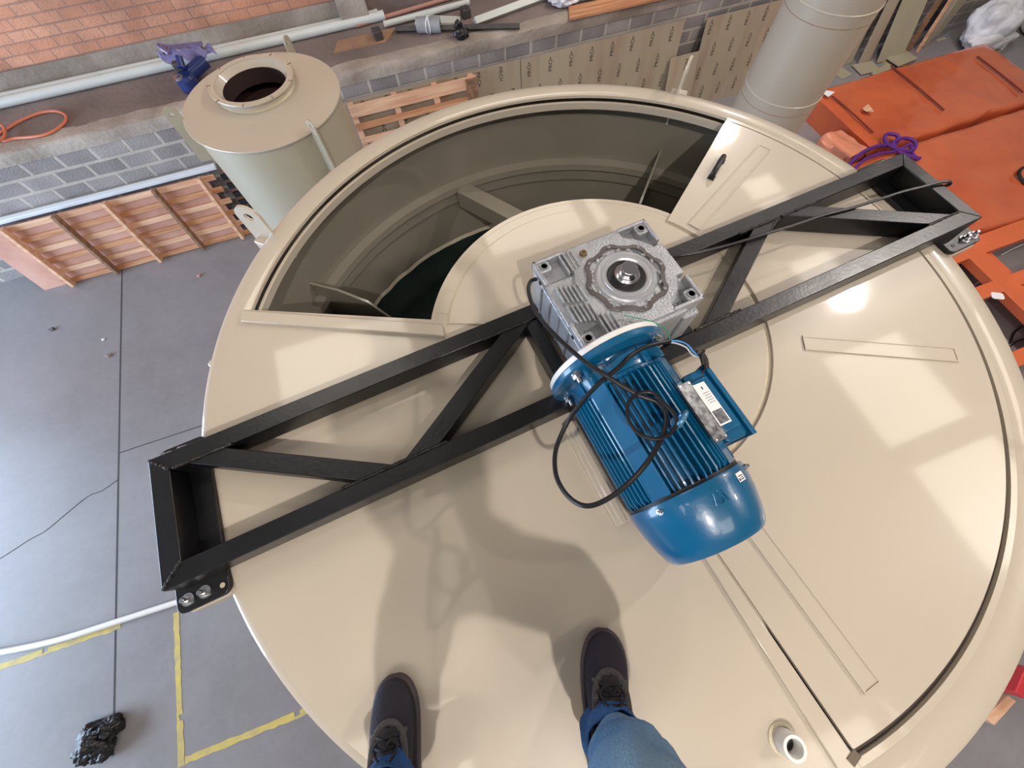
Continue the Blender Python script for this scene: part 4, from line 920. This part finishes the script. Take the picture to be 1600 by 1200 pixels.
def shoe(toe, back, name_lab, twist=0):
    """shoe pointing from heel to toe; foot length 0.30"""
    f = -Vector(back).normalized(); r = Vector((f.y, -f.x, 0)); L = .305; G = .0145
    def pt(s, x, z): q = Vector(toe) - f*(s*L) + r*x; return (q.x, q.y, G+z)
    # station: s, half width left, half width right, height of upper
    ST_ = [(-.004, .006, .006, .028), (.006, .015, .014, .033), (.022, .0235, .0225, .040), (.048, .032, .031, .047), (.085, .0395, .0385, .054), (.14, .0465, .0455, .062), (.20, .051, .0495, .070), (.27, .0535, .051, .078), (.36, .0535, .0495, .092), (.46, .051, .047, .106), (.56, .047, .044, .118), (.66, .043, .042, .128), (.78, .040, .039, .130), (.90, .037, .036, .120), (.97, .028, .028, .095), (1.0, .016, .016, .07)]
    root = empty('shoe', pt(.5, 0, -.0005))
    root.parent = PS; root.location = Vector(root.location)-PO
    off = -Vector(pt(.5, 0, -.0005))
    def add(mb, nm, m, **k): o = mb.build(nm, m, root, **k); o.location = off; return o
    N = 22; rings = []
    for s, wl, wr, h in ST_:
        rg = []
        for k in range(N):
            t = 2*PI*k/N; c, q = math.cos(t), math.sin(t); w_ = wr if c > 0 else wl
            x = w_*(abs(c)**.75)*(1 if c > 0 else -1)*(1 if q < 0 else (1-.12*q)); z = .022 + (h-.022)*(.5+.5*q) if q > -.99 else .022
            if q > 0 and s > .4: x *= 1-.28*q*min(1, (s-.4)*4)
            rg.append(pt(s, x, z))
        rings.append(rg)
    up = add(MB().loft(rings), 'upper', SHOE, smooth=70, subsurf=1)
    so = []
    for s, wl, wr, h in ST_:
        e_ = .006; so.append((s, wl+e_, wr+e_))
    out = [(s, -wl) for s, wl, wr in so][::-1] + [(s, wr) for s, wl, wr in so]; out = [(min(max(s*1.03-.016, -.022), 1.02), x) for s, x in out]
    P0 = [pt(s, x, .0005)[:2] for s, x in out]; add(MB().prism(P0, G+.0003, G+.026), 'sole', SOLE, bevel=.005)
    # grey trim round the tongue: an arch on the instep
    def surf(s, x):
        for a, b in zip(ST_, ST_[1:]):
            if a[0] <= s <= b[0]:
                k = (s-a[0])/(b[0]-a[0]); w_ = (a[1]+(b[1]-a[1])*k); h = a[3]+(b[3]-a[3])*k; u_ = min(abs(x)/w_, .98); q = math.sqrt(max(0, 1-u_**2.4)); return .022+(h-.022)*(.5+.5*q)
        return .1
    arch = [(s_-.11, x_) for s_, x_ in [(.68, -.040), (.60, -.038), (.50, -.036), (.42, -.030), (.365, -.016), (.35, 0), (.365, .016), (.42, .030), (.50, .036), (.60, .038), (.68, .040)]]
    add(MB().tube([pt(s, x, surf(s, x)+.001) for s, x in arch], .0085, 8, 4, flat=.5), 'trim', SHOEG)
    ton = MB(); 
    def tf(u, v): s = .26+.34*u; x = (v-.5)*2*(.020+.008*u); return pt(s, x, surf(s, x)+.004+.004*math.sin(PI*v))
    ton.grid(tf, 12, 10); t_ = add(ton, 'tongue', LACE, smooth=80)
    for k in range(4):
        s = .30+.055*k; b = MB(); b.tube([pt(s, -.034, surf(s, -.034)+.002), pt(s+.012, -.014, surf(s, .014)+.012), pt(s+.004, .012, surf(s, .014)+.012), pt(s+.018, .034, surf(s, .034)+.002)], .0030, 7, 4, flat=.6); add(b, 'lace', LACE)
        for sx in (-1, 1):
            b = MB(); b.blob(pt(s, .037*sx, surf(s, .036*sx)+.001), .006, .006, .004, k, 0, 1, 2); add(b, 'lace_loop', SHOEG if (k % 2 or sx > 0) else DKMETAL)
    b = MB()
    for sg_ in (-1, 1): b.tube([pt(.36, 0, surf(.36, 0)+.016), pt(.31, .014*sg_, surf(.33, .014)+.018), pt(.36, .028*sg_, surf(.36, .026)+.018), pt(.42, .012*sg_, surf(.42, .012)+.018)], .0026, 7, 4)
    b.tube([pt(.41, .002, surf(.41, 0)+.017), pt(.50, .016, surf(.5, .016)+.016), pt(.54, .010, surf(.54, .01)+.02)], .0024, 7, 4)
    add(b, 'lace_bow', LACE)
    return root
LT, RT = at(616, 1058, .03), at(943, 986, .03)
shoe(LT, (-.03, -.17, 0), ''); shoe(RT, (-.062, -.14, 0), '')
lf_ = Vector((.03, .17, 0)).normalized(); rf_ = Vector((.062, .14, 0)).normalized()
LA = LT - lf_*.235; RA = RT - rf_*.235
hipc = Vector((-.74, -1.15, 0))
LK = Vector((-.90, -1.03, .50)); RK = Vector((-.47, -1.03, .50))
LH = hipc - rgt*.085 + Vector((0, 0, .90)); RH = hipc + rgt*.085 + Vector((0, 0, .90))
pel = hipc + Vector((0, 0, .93)); bel = hipc+Vector((-.02, -.0, 1.08)); che = hipc + fwd*.02+Vector((0, 0, 1.30)); nec = hipc + fwd*.05+Vector((0, 0, 1.47)); 
hd = hipc + fwd*.10 + Vector((0, 0, 1.60)); 
LS = che - rgt*.17+Vector((0, 0, .10)); RS = che + rgt*.17+Vector((0, 0, .10))
# hands hold the camera level with it, just behind its lens plane
LW = CC - Y_*0 - Vector((fwd.x, fwd.y, 0))*.13 - rgt*.10 + Vector((0, 0, .03)); RW = CC - Vector((fwd.x, fwd.y, 0))*.13 + rgt*.10 + Vector((0, 0, .03))
LE = (LS+LW)/2 - rgt*.03 + Vector((0, 0, -.17)); RE = (RS+RW)/2 + rgt*.03 + Vector((0, 0, -.17))
def lp(a, b, t): return a.lerp(b, t)
# body: one continuous skin mesh with head, arms, hands and five fingers each
V = [(pel, .115), (bel, (.125, .105)), (che, (.14, .11)), (nec, .052), (hd, .088), (hd+Vector((0, 0, .08)), .078)]
Eg = [(0, 1), (1, 2), (2, 3), (3, 4), (4, 5)]
def chain(start, pts):
    i = start
    for p, r in pts: V.append((p, r)); Eg.append((i, len(V)-1)); i = len(V)-1
    return i
for S_, E_, W_, sg_ in ((LS, LE, LW, 1), (RS, RE, RW, -1)):
    w = chain(2, [(S_, .055), (lp(S_, E_, .5), .045), (E_, .038), (lp(E_, W_, .5), .034), (W_, .024)])
    inn = rgt*sg_; hf = fwd*.5+Vector((0, 0, .35))*0
    palm = W_ + fwd*.045 + inn*.015; pi = chain(w, [(palm, .022)])
    for k in range(4):
        b0 = palm + Vector((0, 0, .024-.016*k)) + fwd*.012; ln = (.026, .029, .027, .021)[k]
        chain(pi, [(b0, .0095), (b0+fwd*ln*.4+inn*ln*.8, .0088), (b0+fwd*ln*.2+inn*ln*1.7, .0082), (b0-fwd*ln*.2+inn*ln*2.3, .0072)])
    chain(pi, [(palm+Vector((0, 0, .03))-fwd*.012+inn*.01, .011), (palm+Vector((0, 0, .036))-fwd*.012+inn*.035, .010), (palm+Vector((0, 0, .03))-fwd*.008+inn*.055, .008)])
for H_, K_, A_, f_ in ((LH, LK, LA, lf_), (RH, RK, RA, rf_)):
    chain(0, [(H_, .085), (lp(H_, K_, .5), .070), (K_, .052), (lp(K_, A_, .35), .050), (Vector((A_.x, A_.y, .15)), .034), (Vector((A_.x, A_.y, .085)), .032), (Vector((A_.x, A_.y, .055))+f_*.07, .026), (Vector((A_.x, A_.y, .048))+f_*.14, .018)])
skin('body', V, Eg, SKIN, 2)
# nose, ears
hb = MB(); hb.blob(hd+fwd*.095+Vector((0, 0, .0)), .013, .018, .02, 1, 0, 1, 2); pp_(hb.build('nose', SKIN))
for s_ in (-1, 1): hb = MB(); hb.blob(hd+rgt*.085*s_+Vector((0, 0, .01)), .012, .018, .03, 1, 0, 1, 2); pp_(hb.build('ear', SKIN)); hb = MB(); hb.blob(hd+rgt*.032*s_+fwd*.080+Vector((0, 0, .035)), .012, .008, .006, 1, 0, 1, 2); pp_(hb.build('eye', SHOE))
hb = MB(); hb.blob(hd+fwd*.082+Vector((0, 0, -.045)), .024, .008, .006, 1, 0, 1, 2); pp_(hb.build('mouth', mat('lips', (150, 84, 78), .5)))
hb = MB(); hb.blob(hd-fwd*.012+Vector((0, 0, .085)), .098, .105, .09, 6, .08, 5, 4); pp_(hb.build('hair', HAIR, smooth=70))
# jacket and jeans follow the body
V = [(hipc+Vector((0, 0, .90)), (.16, .13)), (bel, (.155, .13)), (che, (.165, .135)), (nec-Vector((0, 0, .06)), .075)]; Eg = [(0, 1), (1, 2), (2, 3)]
for S_, E_, W_ in ((LS, LE, LW), (RS, RE, RW)): chain(2, [(S_, .075), (lp(S_, E_, .5), .062), (E_, .054), (lp(E_, W_, .85), .042)])
skin('jacket', V, Eg, JACKET, 2, .012)
V = [(pel+Vector((0, 0, .02)), .115), (pel+Vector((0, 0, .10)), .125)]; Eg = [(0, 1)]
for H_, K_, A_, f_, hem, g_ in ((LH, LK, LA, lf_, .105, 1.0), (RH, RK, RA, rf_, .100, 1.22)):
    Av_ = Vector((A_.x, A_.y, 0))+f_*.040
    chain(0, [(H_, .092), (lp(H_, K_, .5), .090), (K_, .080*g_), (lp(K_, Av_, .35)+Vector((0, 0, .0)), .080*g_), (lp(K_, Av_, .58), .078*g_), (Av_+Vector((0, 0, .165)), .066), (Av_+Vector((0, 0, hem)), .058)])
jn = skin('jeans', V, Eg, DENIM, 3, .016)
jn['label'] = 'blue jeans with a darker crumpled hem'
for A_, f_, hem in ((LA, lf_, .085), (RA, rf_, .078)):
    Av_ = Vector((A_.x, A_.y, 0))+f_*.044; b = MB()
    def cf(u, v, Av_=Av_, f_=f_, hem=hem):
        t = 2*PI*u; z = hem+.075*v; r_ = .060+.004*math.sin(3*t+v*6)+.006*noise.noise(Vector((math.cos(t)*2, math.sin(t)*2, v*4+hem*30))) + (.004 if v < .1 else 0)
        d = f_*math.cos(t)*r_*1.12 + Vector((f_.y, -f_.x, 0))*math.sin(t)*r_; return Av_ + d + Vector((0, 0, z + .018*math.cos(t)*(1-v) + .01*math.sin(2*t)*(1-v)))
    b.grid(cf, 48, 12, cu=True); o = pp_(b.build('trouser_cuff', DENIMD, smooth=80)); md = o.modifiers.new('s', 'SOLIDIFY'); md.thickness = .004
